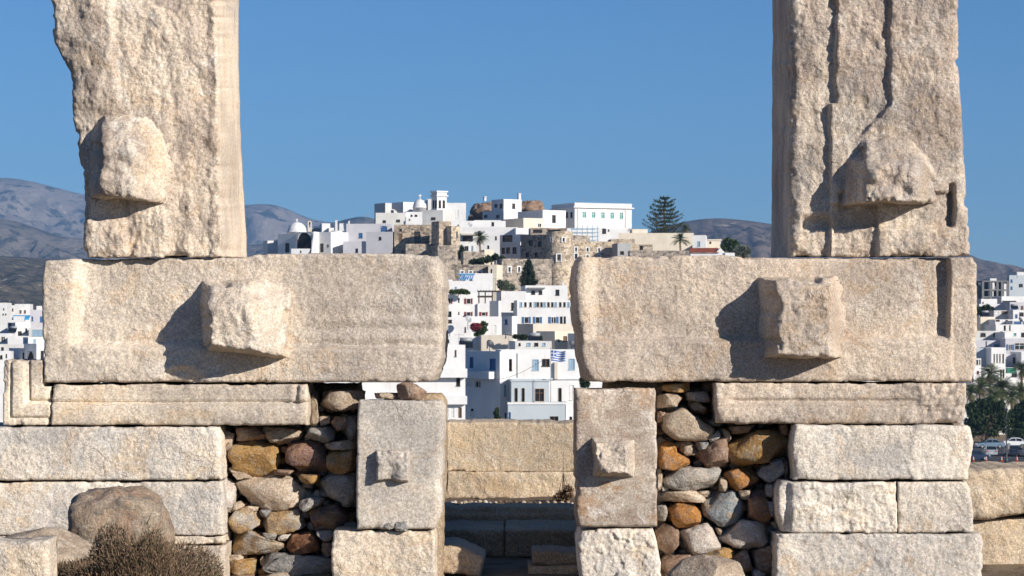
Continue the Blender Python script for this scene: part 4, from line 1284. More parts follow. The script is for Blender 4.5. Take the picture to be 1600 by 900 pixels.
def rail(info, px0, px1, pyt, pyb, mat='metal_dark', out=0.0, name='railing'):
    mb = MB()
    f = info['front']
    a0, t0 = f.ray(px0); a1, t1 = f.ray(px1)
    zt, zb = ZC + (HY - pyt) / F * t0, ZC + (HY - pyb) / F * t0
    fbox(mb, f, a0, a1, zt - 0.05, zt, out - 0.03, out + 0.03)
    n = max(3, int((a1 - a0) / 0.28))
    for i in range(n + 1):
        a = a0 + (a1 - a0) * i / n
        fbox(mb, f, a - 0.015, a + 0.015, zb, zt - 0.05, out - 0.015, out + 0.015)
    return mb.build(name, mat, info['root'])

def slab(info, px0, px1, pyt, pyb, out, mat='white_plaster', name='balcony', back=0.0):
    """a solid projecting piece on the front: balcony parapet, ledge, awning"""
    mb = MB()
    f = info['front']
    a0, t0 = f.ray(px0); a1, t1 = f.ray(px1)
    zt, zb = ZC + (HY - pyt) / F * t0, ZC + (HY - pyb) / F * t0
    fbox(mb, f, a0, a1, zb, zt, back + 0.003, out)
    return mb.build(name, mat, info['root'])

def chimney(info, px, yt, w=2.5, back=1.0):
    f = info['front']
    a, t = f.ray(px)
    z = ZC + (HY - yt) / F * t
    ww = w / F * t / 2
    mb = MB()
    fbox(mb, f, a - ww, a + ww, info['zr'] - 0.02, z - 0.25, -back - ww, -back + ww)
    fbox(mb, f, a - ww * 1.35, a + ww * 1.35, z - 0.16, z, -back - ww * 1.35, -back + ww * 1.35)
    fbox(mb, f, a - ww * .6, a + ww * .6, z - 0.26, z - 0.15, -back - ww * .6, -back + ww * .6)
    return mb.build('chimney', 'white_plaster', info['root'])

def dome(root, px, ybase, ytop, rpx, D, mat='white_plaster', drum=0.0, cross=True, dcross=8, drum_mat=None):
    x, y, zb = W(px, ybase, D)
    r = rpx / F * D
    hgt = (ybase - ytop) / F * D
    mb = MB()
    prof = []
    if drum:
        prof += [(r * 1.0, -drum), (r * 1.0, 0)]
        prof += [(r * 1.05, 0), (r * 1.05, 0.12)]
    prof += [(r * math.cos(t), 0.12 + hgt * math.sin(t)) for t in np.linspace(0, math.pi / 2 * 0.98, 12)]
    mb.lathe((x, y, zb), prof, 28)
    o = mb.build('dome', mat, root, True)
    if cross:
        cb = MB()
        h = dcross / F * D
        zt = zb + hgt + 0.1
        cb.bx(x - 0.09, x + 0.09, y - 0.06, y + 0.06, zt - 0.2, zt + h)
        cb.bx(x - h * 0.3, x + h * 0.3, y - 0.059, y + 0.059, zt + h * 0.62, zt + h * 0.62 + 0.2)
        cb.build('cross', 'frame_white', o)
    return o

def random_windows(x0, x1, y0, y1, kinds, seed, step=9, w=3.6, h=5.5):
    R = random.Random(seed)
    out = []
    y = y0
    while y < y1:
        x = x0 + R.uniform(0.3, 0.7) * step
        while x < x1 - 2:
            if R.random() < 0.72: out.append((x, y, w * R.uniform(.8, 1.25), h * R.uniform(.85, 1.15), R.choice(kinds)))
            x += step * R.uniform(.8, 1.4)
        y += 15 * R.uniform(.85, 1.2)
    return out

# ---- waterfront houses seen through the passage
A = bld('white house with long balconies at the left side of the passage view', 256, 470, 727, 539,
        [(712, 552, 2.5, 10, 'brown'), (712, 571, 2.2, 14, 'dark'), (716, 594, 6, 18, 'hole'), (706, 644, 9, 16, 'door_white'), (719, 645, 5, 16, 'door_brown')], yaw=6, depth=3.5)
slab(A, 560, 729, 576, 590, 0.9); slab(A, 560, 729, 619, 632, 0.7)
C = bld('tall house with a dark shaded side wall and a shaded balcony, beside the flag house', 268, 781, 795, 549,
        [(789, 610, 3, 18, 'pale'), (790, 652, 2.5, 14, 'blue')], xs=727, yaw=32, swins=[(737, 566, 5, 16, 'blue'), (770, 569, 9, 17, 'blue'), (733, 599, 6, 9, 'white'), (747, 600, 8, 9, 'glass'), (737, 648, 6, 7, 'white'), (759, 653, 4, 8, 'white'), (738, 640, 3, 3, 'dark')], depth=9)
mb = MB()
_f = C['side']
_a0, _ = _f.ray(775); _a1, _ = _f.ray(729)
_zt, _zb = W(0, 580, 272)[2], W(0, 591, 272)[2]
fbox(mb, _f, _a0, _a1, _zb, _zt, 0.003, 0.9)
mb.build('balcony', 'white_plaster', C['root'])
E = bld('long white waterfront house behind the striped flag', 271, 783, 1030, 547,
        [(795, 570, 10, 18, 'hole'), (837, 570, 10, 17, 'pale'), (853, 566.5, 12, 11.5, 'dark'), (893.5, 569, 9.5, 17, 'pale'), (875, 617, 6, 22, 'tan'), (894, 613, 7, 24, 'white'), (892, 654, 5, 9, 'dark'), (805, 613, 3, 16, 'pale')], yaw=4, depth=10, par=0.7)
slab(E, 783, 935, 591, 593, 0.18, name='ledge')
slab(E, 866, 871, 566, 592, 0.35, 'beige_plaster', 'pier')
mb = MB(); f_ = E['front']                       # pipe on the facade
a_, t_ = f_.ray(808.5)
fbox(mb, f_, a_ - .04, a_ + .04, W(0, 590, t_)[2], W(0, 552, t_)[2], 0.004, 0.08)
mb.build('drain_pipe', 'metal_grey', E['root'])
G = bld('blue-grey bay with two narrow windows under the striped flag', 264, 799, 858, 594, [(806.5, 617, 5.5, 22, 'arch_tan'), (817.5, 617, 5.5, 22, 'arch_tan'), (843, 617, 16, 21, 'tan')], yaw=3, mat='blue_grey_plaster', depth=6.0, par=0.2,
        cornice=[(0.0, 0.14, 0.10)])
H = bld('low blue-grey front room below the bay with a small square window', 261, 794, 883, 629.5, [(866, 656, 13, 11, 'dark'), (796.5, 651, 3, 14, 'blue')], yaw=2, mat='blue_grey_plaster', depth=4.4, par=0.5)
slab(H, 793, 884, 628.6, 632, 0.10, 'white_plaster', 'coping')
bld('white wing with a green-framed window right of the blue-grey front room', 263.5, 884, 1030, 629, [(892, 655, 4, 8, 'dark')], yaw=2, depth=5)
bld('small white annexe with an open doorway between the waterfront houses', 285, 712, 730, 556, [(720, 580, 6, 20, 'hole')], yaw=8, mat='white_worn', depth=6)

# ---- flag
mb = MB()
fx, fy, fz = W(860.5, 592, 262.5)
zt = W(0, 545, 262.5)[2]
fl = thing('flag', (fx, fy, fz), 'blue and white striped flag with a cross on a white pole above the waterfront', 'flag')
mb.tube([(fx, fy, fz - 3.0), (fx, fy, zt)], 0.035, 8)
mb.lathe((fx, fy, zt), [(0.03, 0), (0.07, 0.04), (0.07, 0.1), (0.0, 0.14)], 8)
mb.build('pole', 'metal_grey', fl, True)
NXF, NYF, LW, LH = 54, 27, 1.62, 1.10
V, Fq, mi = [], [], []
for j in range(NYF + 1):
    for i in range(NXF + 1):
        u, v = i / NXF, j / NYF
        V.append((fx + 0.04 + LW * u * 0.93, fy - 0.16 * math.sin(u * 7.5 + v * 1.2) * u ** 0.6 - 0.25 * u, zt - 0.20 - LH * v - 0.22 * u * (0.3 + v * -0.15) + 0.05 * math.sin(u * 6 + 1)))
for j in range(NYF):
    for i in range(NXF):
        st = j * 9 // NYF
        blue = st % 2 == 0
        if j < 15 and i < 20:
            blue = not (6 <= j < 9 or 8 <= i < 12)
        Fq.append((j * (NXF + 1) + i, j * (NXF + 1) + i + 1, (j + 1) * (NXF + 1) + i + 1, (j + 1) * (NXF + 1) + i))
        mi.append(0 if blue else 1)
me = bpy.data.meshes.new('cloth')
me.from_pydata(V, [], Fq)
o = obj('cloth', me, ['flag_blue', 'flag_white'], fl, True)
me.polygons.foreach_set('material_index', mi)

# ---- roofs and walls just above the waterfront
bld('beige garden wall with round opening above the waterfront roofs', 318, 752, 802, 523.5, [(764, 534, 3.5, 4, 'hole')], yaw=4, mat='beige_plaster', depth=5, name='garden_parapet', cat='wall')
bld('white house wall behind the bougainvillea with a tall white window', 352, 735, 784, 494.5, [(772.5, 514, 7, 13, 'white'), (719, 507, 3, 12, 'pale')], xs=None, yaw=8, depth=8)
bld('white low house at the left with a satellite dish on its wall', 348, 660, 737, 495.5, [(702, 502, 8, 5, 'dark'), (727, 515, 2, 8, 'dark')], yaw=5, depth=8)
bld('dark shaded alley house between the two white blocks', 362, 800, 809, 494, xs=784, yaw=30, depth=8, swins=[(791, 503, 4, 8, 'blue')])
bld('white terrace house with parapet below the bougainvillea', 322, 690, 752, 526, [(700, 533, 4, 5, 'dark'), (724, 535, 5, 6, 'white')], yaw=6, depth=7)
bld('small pale house with a shaded gable wall and a brown door', 322, 867, 905, 517.5, [(883, 529, 6, 8, 'brown'), (873, 532, 2, 4, 'hole'), (896, 529, 6, 10, 'door_blue')], xs=838, yaw=30, mat='cream_plaster', depth=6)
bld('white cottage with a bright blue door at the right of the passage view', 316, 899, 925, 521, [(904, 530, 5, 9, 'door_blue')], yaw=10, depth=5)
bld('beige wall under the blue-window house', 345, 833, 925, 506, [], xs=808, yaw=35, mat='beige_plaster', depth=7)
bld('low white roof house with laundry terrace behind the long waterfront house', 300, 805, 862, 533, [(812, 538, 3, 4, 'dark'), (826, 538, 6, 5, 'pale'), (838, 538, 6, 5, 'dark'), (850, 538, 5, 5, 'pale')], yaw=6, mat='white_worn', depth=8)

# ---- middle rows
I1 = bld('white house with red shutters, left of the timber pergola', 385, 655, 746, 458,
    [(702, 470.5, 5, 8.5, 'open_red'), (732, 470.5, 6.5, 8.5, 'open_red'), (717, 469, 2, 6, 'dark'), (702, 491, 7, 9, 'dark'), (732, 490.5, 6.5, 6.5, 'open_red'), (717, 489, 1.6, 4, 'dark')], yaw=6, depth=9)
bld('blue-shaded stair house beside the house with red shutters', 380, 779, 783, 470, [], xs=765, yaw=32, depth=6)
bld('white terrace storey below the timber pergola with one red-shuttered window', 385.5, 746.3, 765, 474, [(755.5, 490.5, 6.5, 6, 'open_red')], yaw=6, depth=9)
# roof pergola of the red shuttered house
pg = thing('pergola', W(765, 474, 392), 'dark timber roof pergola on the house with red shutters', 'pergola')
for px in (748, 758, 769, 782):
    x, y, zb = W(px, 474, 387.5); zt2 = W(px, 456, 387.5)[2]
    for dy in (0, 2.96):
        mb = MB(); mb.bx(x - .08, x + .08, y + dy - .08, y + dy + .08, zb - 1.2, zt2); mb.build('post', 'wood_dark', pg)
xa, y, zt2 = W(746, 456, 387.5); xb = W(783, 456, 387.5)[0]
for dy in (0, 2.97):
    mb = MB(); mb.bx(xa, xb, y + dy - .07, y + dy + .07, zt2 + .002, zt2 + .18); mb.build('beam', 'wood_dark', pg)
for i in range(9):
    xx = xa + (xb - xa) * i / 8
    mb = MB(); mb.bx(xx - .05, xx + .05, y - .3, y + 3.3, zt2 + .182, zt2 + .29); mb.build('rafter', 'wood_dark', pg)
mb = MB(); zz = W(0, 462, 387.5)[2]
mb.bx(xa, W(770, 0, 387.5)[0], y - .09, y - .03, zz - .3, zz)
mb.build('beam', 'wood_dark', pg)
bld('plain white block with a dark doorway right of the timber pergola', 392, 783, 822, 455, [(803, 479, 8.5, 12, 'dark')], yaw=5, depth=9)
J = bld('white upper house with a shaded porch and a dark window, above the colonnade', 398, 821, 887, 446, [(833, 457, 6, 6, 'dark'), (844.5, 457, 5.5, 6, 'dark'), (871, 457, 6, 9, 'dark')], yaw=5, depth=8)
slab(J, 824, 850.5, 449.5, 451.5, 1.1, 'concrete', 'porch_roof')
chimney(J, 881, 440, 3)
K = bld('large white house with blue shutters below the colonnade terrace', 375, 808, 915, 481, [(822.5, 500, 7, 10, 'open_blue'), (840, 500, 7, 10, 'open_blue'), (865, 500, 8, 10, 'open_blue'), (877, 500, 4, 11, 'dark'), (882.5, 500, 3.2, 11, 'dark')], yaw=4, depth=8)
KL = bld('row of white columns and small panes of the glazed terrace above the blue shutters', 382, 808, 915, 469, [(x, 476, 4.2, 8, 'glass' if i % 3 else 'pale') for i, x in enumerate((814, 821, 829, 836, 840.5, 846, 850.5, 857, 863, 868, 875.5, 882, 888))], yaw=4, depth=7, name='terrace_house')
PH = bld('white cottage with a blue pergola and a small dark window', 425, 727, 770, 427, [(736, 437, 5, 3.5, 'dark')], yaw=6, depth=6)
bld('low white house in front of the pergola cottage', 412, 660, 766, 439, [(728, 448, 2.5, 1.8, 'dark'), (712, 450, 3, 4, 'pale')], yaw=5, depth=8)
bld('small shaded white shed at the far left of the pergola cottage', 420, 700, 707, 437, [(703, 445, 4, 8, 'dark')], yaw=10, depth=5)
pg = thing('pergola', W(730, 438, 418), 'sloping pale blue slatted pergola of the white cottage', 'pergola')
for i in range(7):
    mb = MB()
    x0_, y_, z_ = W(717 + i * 3.4, 437.5, 418); x1_, _, z2 = W(722 + i * 3.0, 428.5, 424)
    mb.tube([(x0_, y_, z_), (x1_, y_ + 5.5, z2)], 0.11, 4)
    mb.build('slat', 'pergola_blue', pg)
mb = MB()
mb.tube([W(716, 428.5, 424), W(742, 428.5, 424)], 0.14, 4)
mb.build('beam', 'pergola_blue', pg)

# ---- castle walls and stone houses
bld('long low stone house with a pale rounded roof edge under the garden', 445, 712, 763, 413.5, [(722, 425, 5, 3, 'framed'), (735.5, 425, 5, 3, 'framed'), (750, 426, 5, 4, 'framed')], xs=None, yaw=2, mat='castle_stone_grey', depth=5, roof='cream_plaster', name='stone_house', cat='house', cornice=[(0, .35, .10)])
bld('cream end wall of the low stone house', 443, 763.5, 776, 413.5, [(768, 424, 2, 7, 'dark')], yaw=-12, mat='cream_plaster', depth=5)
S1 = bld('stone castle wall with two framed windows behind the dark conifer', 458, 784, 862, 404, [(796, 421, 4, 8, 'framed'), (811, 421, 4, 8, 'framed')], xs=776, yaw=22, mat='castle_stone_grey', depth=6, name='castle_rampart', cat='castle')
S2 = bld('shaded stone wing of the castle with three dark windows', 476, 814, 864, 366, [(829.5, 379.5, 5.5, 8.5, 'dark'), (843.5, 381, 5, 8, 'dark'), (824, 398, 4.5, 7.5, 'dark'), (838, 398, 4.5, 7.5, 'dark')], yaw=-46, mat='castle_stone_grey', depth=10, name='castle_wing', cat='castle')
# round bastion
root = thing('round_tower', W(874, 448, 470), 'round stone castle tower with two white-framed windows', 'tower')
x, y, zb = W(874, 448, 474)
rt = 20.5 / F * 470
zt = W(0, 361, 470)[2]
mb = MB()
prof = [(rt * 1.16, -3), (rt * 1.10, (zt - zb) * .35), (rt, (zt - zb) * .62), (rt * .985, zt - zb - .5), (rt * 1.0, zt - zb - .45), (rt * 1.0, zt - zb), (rt * .86, zt - zb), (rt * .86, zt - zb - .5)]
mb.lathe((x, y, zb), prof, 40)
mb.build('wall', 'castle_stone_pale', root, False)
for px, py, w, h in ((880, 373.5, 4.2, 6.5), (873, 402, 6.5, 11.5), (862, 373, 2.5, 5)):
    xx = (px - 874) / 20.5
    an = math.asin(max(-.9, min(.9, xx)))
    ce = (x + rt * math.sin(an), y - rt * math.cos(an))
    fce = Face((ce[0] - math.cos(an) * 0, ce[1]), (math.cos(an), math.sin(an)), (math.sin(an), -math.cos(an)))
    z = W(0, py, 468)[2]
    ww, hh = w / F * 468 / 2, h / F * 468 / 2
    extra = 0.08 + (0.16 * rt if py > 395 else 0.02 * rt) * 0.4
    fo = Face((ce[0] + math.sin(an) * extra, ce[1] - math.cos(an) * extra), fce.e, fce.n)
    opening(root, fo, -ww, ww, z - hh, z + hh, 'framed')
S3 = bld('long tan castle wall with white-framed windows right of the round tower', 477, 888, 966, 377, [(900, 389.5, 3.5, 6, 'framed'), (918, 390, 3.5, 6, 'framed'), (936, 390.5, 3.5, 6, 'framed'), (900, 400.5, 5, 9, 'framed'), (918, 401.5, 4, 6, 'framed'), (936, 401.5, 4, 6, 'framed')], yaw=8, mat='castle_stone_pale', depth=8, name='castle_rampart', cat='castle')
bld('dark roof terrace shelter behind the round tower', 490, 829, 886, 356, [(840, 361, 14, 5, 'hole'), (866, 361, 20, 5, 'hole')], yaw=4, mat='castle_stone_grey', depth=5, par=0.1, name='terrace_shelter', cat='terrace')
bld('tall stone tower house with a buttressed corner above the left threshold block', 482, 686, 705, 345.5, [(694, 388, 4, 9, 'white')], xs=674, yaw=26, mat='castle_stone', depth=8, name='stone_tower', cat='tower')
bld('pale lit flank of the stone tower house with a narrow window', 481, 705.2, 719, 353, [(714, 367, 2.4, 11, 'tan')], yaw=30, mat='castle_stone_pale', depth=7, name='stone_tower', cat='tower')
bld('broad rough stone foot of the tower house', 478, 684, 722, 383, [], yaw=14, mat='castle_stone_grey', depth=8, name='castle_rampart', cat='castle')
S4 = bld('stone house with a dark door and window, partly in shadow, left of the tower house', 490, 616, 684, 351, [(626, 371, 5.5, 12, 'brown'), (626, 359.5, 4, 3.5, 'dark'), (652, 370, 9, 16, 'dark')], yaw=3, mat='castle_stone', depth=8, name='stone_house')
bld('stone terrace parapet in front of the shaded stone house', 484, 634, 674, 381, [], yaw=3, mat='castle_stone_grey', depth=4, name='terrace_parapet', cat='wall')
bld('low garden wall of rough stone below the palm', 462, 724, 757, 393, [], yaw=8, mat='castle_stone_grey', depth=4, name='garden_parapet', cat='wall')
bld('cream garden wall right of the palm', 466, 757, 772, 390, [], yaw=10, mat='cream_plaster', depth=4, name='garden_parapet', cat='wall')

# ---- upper town, left part
bld('small dark-sided house at the far left of the hilltop', 505, 418, 436, 376, [], xs=411, yaw=24, mat='white_worn', depth=7)
A2 = bld('blue-grey shaded church front under the white dome', 498, 434, 463, 365, [(449, 387, 6, 14, 'dark')], yaw=-38, mat='white_plaster', depth=7, name='church', cat='church', group='churches on the hilltop')
dome(A2['root'], 464, 363, 348, 15, 504, drum=2.0, dcross=5)
A3 = bld('white arched porch bay of the domed church', 494, 463, 490, 362, [(475.5, 377, 22, 27, 'arch_hole')], yaw=-30, depth=5, name='church_porch', cat='church')
bld('white balcony parapet under the church porch', 490, 455, 484, 388.5, [(470, 393, 2, 3, 'dark')], yaw=-6, depth=3, name='balcony_parapet', cat='wall')
# sloping buttress
mb = MB()
p = [W(486, 398, 489), W(494, 398, 489), W(494, 364, 492), W(490, 364, 492)]
q = [(a[0], a[1] + 1.8, a[2]) for a in p]
mb.add(p + q, [(0, 1, 2, 3), (7, 6, 5, 4), (0, 3, 7, 4), (1, 5, 6, 2), (3, 2, 6, 7), (0, 4, 5, 1)])
props(mb.build('buttress', 'white_plaster'), 'white sloping buttress beside the church porch', 'buttress')
bld('shaded house front with a dark door right of the sloping buttress', 494, 494, 517, 362, [(503, 387, 5, 13, 'dark'), (512.5, 384, 2, 4, 'dark')], yaw=-34, depth=7)
# rounded white wall
mb = MB()
x, y, zb = W(527, 410, 500)
mb.lathe((x, y, zb), [(11 / F * 500, -3), (10 / F * 500, W(0, 361, 500)[2] - zb), (8 / F * 500, W(0, 361, 500)[2] - zb + .01)], 28)
props(mb.build('rounded_bastion', 'white_plaster', None, False), 'white rounded wall end left of the lavender house', 'wall')
bg_ = thing('bell_gable', W(484, 357, 512), 'small pale bell gable right of the white dome', 'bell gable')
mb = MB(); x, y, zb = W(484, 362, 512); hw = 3 / F * 512; zt = W(0, 348, 512)[2]
mb.bx(x - hw, x - hw * .45, y - .3, y + .3, zb, zt); mb.bx(x + hw * .45, x + hw, y - .3, y + .3, zb, zt)
for i in range(8):
    t0, t1 = math.pi * i / 8, math.pi * (i + 1) / 8
    a = [(x + hw * math.cos(t0), zt + hw * math.sin(t0)), (x + hw * math.cos(t1), zt + hw * math.sin(t1)), (x + hw * .45 * math.cos(t1), zt + hw * .45 * math.sin(t1)), (x + hw * .45 * math.cos(t0), zt + hw * .45 * math.sin(t0))]
    mb.add([(q_[0], y - .3, q_[1]) for q_ in a] + [(q_[0], y + .3, q_[1]) for q_ in a], [(0, 1, 2, 3), (7, 6, 5, 4), (0, 4, 5, 1), (2, 6, 7, 3)])
mb.bx(x - hw * .45, x + hw * .45, y - .29, y + .29, zb, zb + (zt - zb) * .45)
mb.build('frame', 'cream_plaster', bg_)
mb = MB(); mb.lathe((x, y, zt - .35), [(.28, 0), (.22, .25), (.12, .5), (.02, .6)], 12)
mb.build('bell', 'metal_dark', bg_, True)
bld('low dark roof behind the bell gable', 516, 481, 505, 356, [], yaw=4, mat='grey_plaster', depth=6, par=.05)
bld('bright white stepped house right of the bell gable', 514, 503, 516, 349, [], xs=500, yaw=14, depth=6)
bld('lower step of the bright white stepped house', 513, 514, 522, 356, [], yaw=14, depth=5)
for i, (px, yt, lab) in enumerate(((526, 345, 'leaning white chimney on the roof left of the lavender house'), (546, 346, 'small white chimney on the roof of the lavender house'), (534, 350, 'square white roof hut left of the lavender house'))):
    x, y, zb = W(px, 366, 510); zt = W(0, yt, 510)[2]; hw = (2.2, 1.6, 4.0)[i] / F * 510
    mb = MB(); mb.add([(x - hw, y - hw, zb), (x + hw, y - hw, zb), (x + hw, y + hw, zb), (x - hw, y + hw, zb), (x - hw * .7 - .1, y - hw * .7, zt), (x + hw * .7 - .1, y - hw * .7, zt), (x + hw * .7 - .1, y + hw * .7, zt), (x - hw * .7 - .1, y + hw * .7, zt)],
                      [(0, 3, 2, 1), (4, 5, 6, 7), (0, 1, 5, 4), (1, 2, 6, 5), (2, 3, 7, 6), (3, 0, 4, 7)])
    mb.bx(x - hw * .9, x + hw * .7, y - hw * .8, y + hw * .8, zt + .003, zt + .12)
    props(mb.build('chimney', 'white_plaster'), lab, 'chimney')
bld('grey house part with a blue door left of the lavender house', 502, 521, 543, 362, [(537.5, 372, 5, 10, 'door_blue')], yaw=-10, mat='lavender_plaster', depth=6)
bld('lavender house upper storey with a blue arched window', 498, 541, 612, 349.5, [(563.5, 368, 6, 8, 'blue'), (600, 357.5, 10, 9, 'arch_blue')], yaw=-4, mat='lavender_plaster', depth=8)
bld('lavender house lower storey with a small dark window', 492, 536, 573, 377, [(557.5, 391.5, 4, 6.5, 'dark')], yaw=-6, mat='lavender_plaster', depth=6)
bld('lavender house front block with a small square window and a white lit flank', 490, 572, 613, 362, [(594, 372.5, 4, 5, 'dark')], xs=619, yaw=-14, mat='lavender_plaster', depth=6)

# ---- upper town, cathedral group
bld('grey back wall block at the left of the cathedral', 560, 602, 612, 317, [], xs=585, yaw=32, mat='white_worn', depth=9)
bld('bright white block beside the cathedral dome', 562, 630, 654, 315.5, [], xs=603, yaw=34, mat='white_plaster', depth=12)
A7 = bld('pale church annexe with a small arched belfry, left of the cathedral', 545, 587, 634, 332.5, [(600.5, 346, 5, 4, 'dark'), (622, 345, 6, 4, 'dark')], yaw=3, mat='white_worn', depth=8, name='church', cat='church', group='churches on the hilltop')
mb = MB(); x, y, zb = W(613.5, 334, 549); rr_ = 7 / F * 549
for i in range(10):
    t0, t1 = math.pi * i / 10, math.pi * (i + 1) / 10
    a = [(x + rr_ * math.cos(t0), zb + rr_ * math.sin(t0)), (x + rr_ * math.cos(t1), zb + rr_ * math.sin(t1))]
    mb.add([(x, y - .8, zb), (a[0][0], y - .8, a[0][1]), (a[1][0], y - .8, a[1][1]), (a[0][0], y + 4, a[0][1]), (a[1][0], y + 4, a[1][1])], [(0, 1, 2), (1, 3, 4, 2)])
mb.build('vault', 'white_plaster', A7['root'])
mb = MB(); mb.bx(x - .28, x + .28, y - .86, y - .82, zb + .1, zb + .75)
mb.build('belfry_opening', 'opening_dark', A7['root'])
A8 = bld('white cathedral nave under the hemispherical dome', 548, 634, 662, 331, [(643, 337, 3, 3, 'dark'), (650, 337, 4, 3, 'dark')], yaw=4, depth=9, name='cathedral', cat='church', group='churches on the hilltop')
dome(A8['root'], 656.5, 325, 312, 11.5, 553, drum=2.6, dcross=8)
bld('pale green-grey cathedral wing with a dark ornament below the bell tower', 540, 660, 692, 328, [(677, 341.5, 7, 4, 'dark')], xs=None, yaw=-20, mat='white_worn', depth=7, name='cathedral_wing', cat='church')
bld('low white chapel roof in front of the cathedral nave', 535, 634, 660, 339, [(640, 343, 2, 2, 'dark')], yaw=4, depth=5)
BT = bld('white square bell tower with paired arched openings', 550, 683, 698, 298, [(687.2, 319, 3.6, 12, 'arch_hole'), (693.4, 319, 3.6, 12, 'arch_hole')], xs=674, yaw=32, swins=[(677.5, 319, 2.2, 12, 'arch_hole'), (681, 319, 2.2, 12, 'arch_hole')], name='bell_tower', cat='bell tower', par=0.9,
         cornice=[(0, .3, .22), (0.95, 1.2, .28), (4.0, 4.25, .16)])
bld('white battered buttress wall left of the bell tower', 556, 666, 675, 311, [], yaw=4, depth=4)
bld('long white wall right of the bell tower with a dark gate', 552, 697, 728, 317, [(703, 340.5, 2, 5, 'dark'), (715, 334, 5, 12, 'arch_white')], yaw=3, depth=9)
bld('low white house with a dark doorway above the tower house', 520, 705, 790, 345, [(716, 352, 2, 2.5, 'dark'), (770, 350, 4, 6, 'dark')], yaw=3, depth=7)

# ---- upper town, centre
B2 = bld('white hilltop house with two chimneys and a pair of windows', 590, 787, 815, 311, [(794.5, 322, 6, 8.5, 'white'), (802.5, 322, 4.5, 8, 'dark')], xs=768, yaw=34, swins=[(775, 321.5, 4, 5, 'dark'), (783, 322, 4, 7, 'brown')])
chimney(B2, 814, 302, 4, .8); chimney(B2, 772, 306, 3.4, 4)
B3 = bld('lower white storey below the hilltop house with chimneys', 580, 787, 812, 328, [], xs=754, yaw=34, swins=[(759, 338, 5, 4.5, 'dark'), (778, 338, 5, 5, 'dark')])
bld('white block with a tall window left of the school', 555, 848, 884, 328, [(865.5, 342, 5.5, 12, 'dark')], xs=809, yaw=30, depth=8)
bld('weathered beige box house in front of the white block', 545, 818, 850, 340.5, [(843, 352, 6, 6, 'beige')], xs=787, yaw=30, mat='cream_plaster', depth=7)
bld('white stepped roof at the far left below the brown ruin', 540, 741, 783, 344, [(770, 350, 4, 6, 'dark')], yaw=5, depth=6)
B7 = bld('broad whitewashed house behind the palm with a tiny window', 508, 722, 808, 355, [(775, 372, 2.5, 5.5, 'dark'), (763, 386, 3, 5, 'dark'), (731, 373, 16, 8, 'dark')], yaw=-4, depth=10)
slab(B7, 722, 742, 365.5, 368, 2.2, 'beige_plaster', 'awning')
bld('white bright wing right of the broad whitewashed house', 506, 806, 827, 356, [], yaw=10, depth=8)
bld('white garden porch left of the palm with two openings', 497, 719, 744, 377.5, [(729, 388, 6, 7, 'dark'), (738, 388, 3, 8, 'pale')], yaw=3, depth=5)
B8 = bld('shaded white house with three dark doors and a glazed loggia', 494, 781, 813, 366, [(793, 372, 15, 11, 'dark')], yaw=-47, depth=7)
bld('lower shaded porch with three dark doors below the glazed loggia', 488, 781, 813, 378, [(786.5, 392, 5, 10, 'door'), (794, 391.5, 5.5, 10, 'door'), (804, 391.5, 6, 10.5, 'door')], yaw=-48, depth=4)

# brown ruin and rock
def crag(name, label, poly, D, dep, seed, cat):
    return props(obj(name, stone_mesh(name, poly, D, dep, seed, 5, rough=0.17, facet=1.6, power=6), 'rock_hill', None, True), label, cat)
crag('stone_ruin', 'dark brown ruined wall left of the hilltop house with chimneys', [(731, 345), (735, 324), (745, 316), (755, 316), (769, 319), (772, 345)], 600, 7, 611, 'ruin')
crag('stone_ruin', 'brown ruined wall of rubble right of the hilltop house with chimneys', [(810, 335), (812, 316), (822, 313), (832, 314), (838, 311), (846, 316), (851, 335)], 605, 7, 612, 'ruin')

# the school with green windows
SCH = bld('large white school building with a row of five green windows and a heavy cornice', 560, 898, 987, 316.5, [(913, 335.5, 6, 9, 'teal'), (927.5, 335.8, 6, 9.2, 'teal'), (942, 336.3, 6, 9.6, 'teal'), (956.5, 336.8, 6, 10, 'teal'), (971, 337.2, 6, 10.5, 'teal'), (943, 360, 6, 7, 'dark')], xs=862, yaw=24, par=0.5,
    swins=[(870, 335, 3, 8, 'dark'), (878, 335.5, 3, 8, 'dark'), (886, 336, 3, 9, 'dark'), (893, 336, 3, 9, 'dark')], cornice=[(0.9, 1.15, 0.45), (0.0, 0.12, 0.1)], name='school', cat='school')
mb = MB(); ff = SCH['front']
for px in (903.5, 978):
    a_, t_ = ff.ray(px); fbox(mb, ff, a_ - .2, a_ + .2, SCH['z0'] + .1, SCH['z1'] - 1.2, 0.003, 0.12)
mb.build('pilaster', 'white_worn', SCH['root'])
bld('white base wall below the school', 548, 886, 990, 356.5, [(944, 361, 6, 8, 'dark'), (951, 360, 2, 3, 'dark')], yaw=6, depth=7)
bld('long cream wall below the great pine', 535, 966, 1084, 364, [], yaw=-3, mat='cream_plaster', depth=6, name='garden_parapet', cat='wall')
bld('cream wall section between the school and the great pine', 540, 988, 1012, 358, [], yaw=4, mat='cream_plaster', depth=5, name='garden_parapet', cat='wall')
bld('tan stone ledge under the scaffolding', 482, 955, 992, 373.5, [], yaw=4, mat='castle_stone_pale', depth=6, name='castle_rampart', cat='castle')
bld('small grey ruined house with a dark window at the end of the castle wall', 472, 965, 986, 380, [(972, 395, 6, 5, 'hole')], yaw=10, mat='grey_plaster', depth=5)
bld('low tan wall and rubble right of the grey ruined house', 474, 985, 1020, 382, [(1002, 387, 5, 6, 'hole')], yaw=3, mat='castle_stone_pale', depth=4, name='terrace_parapet', cat='wall')
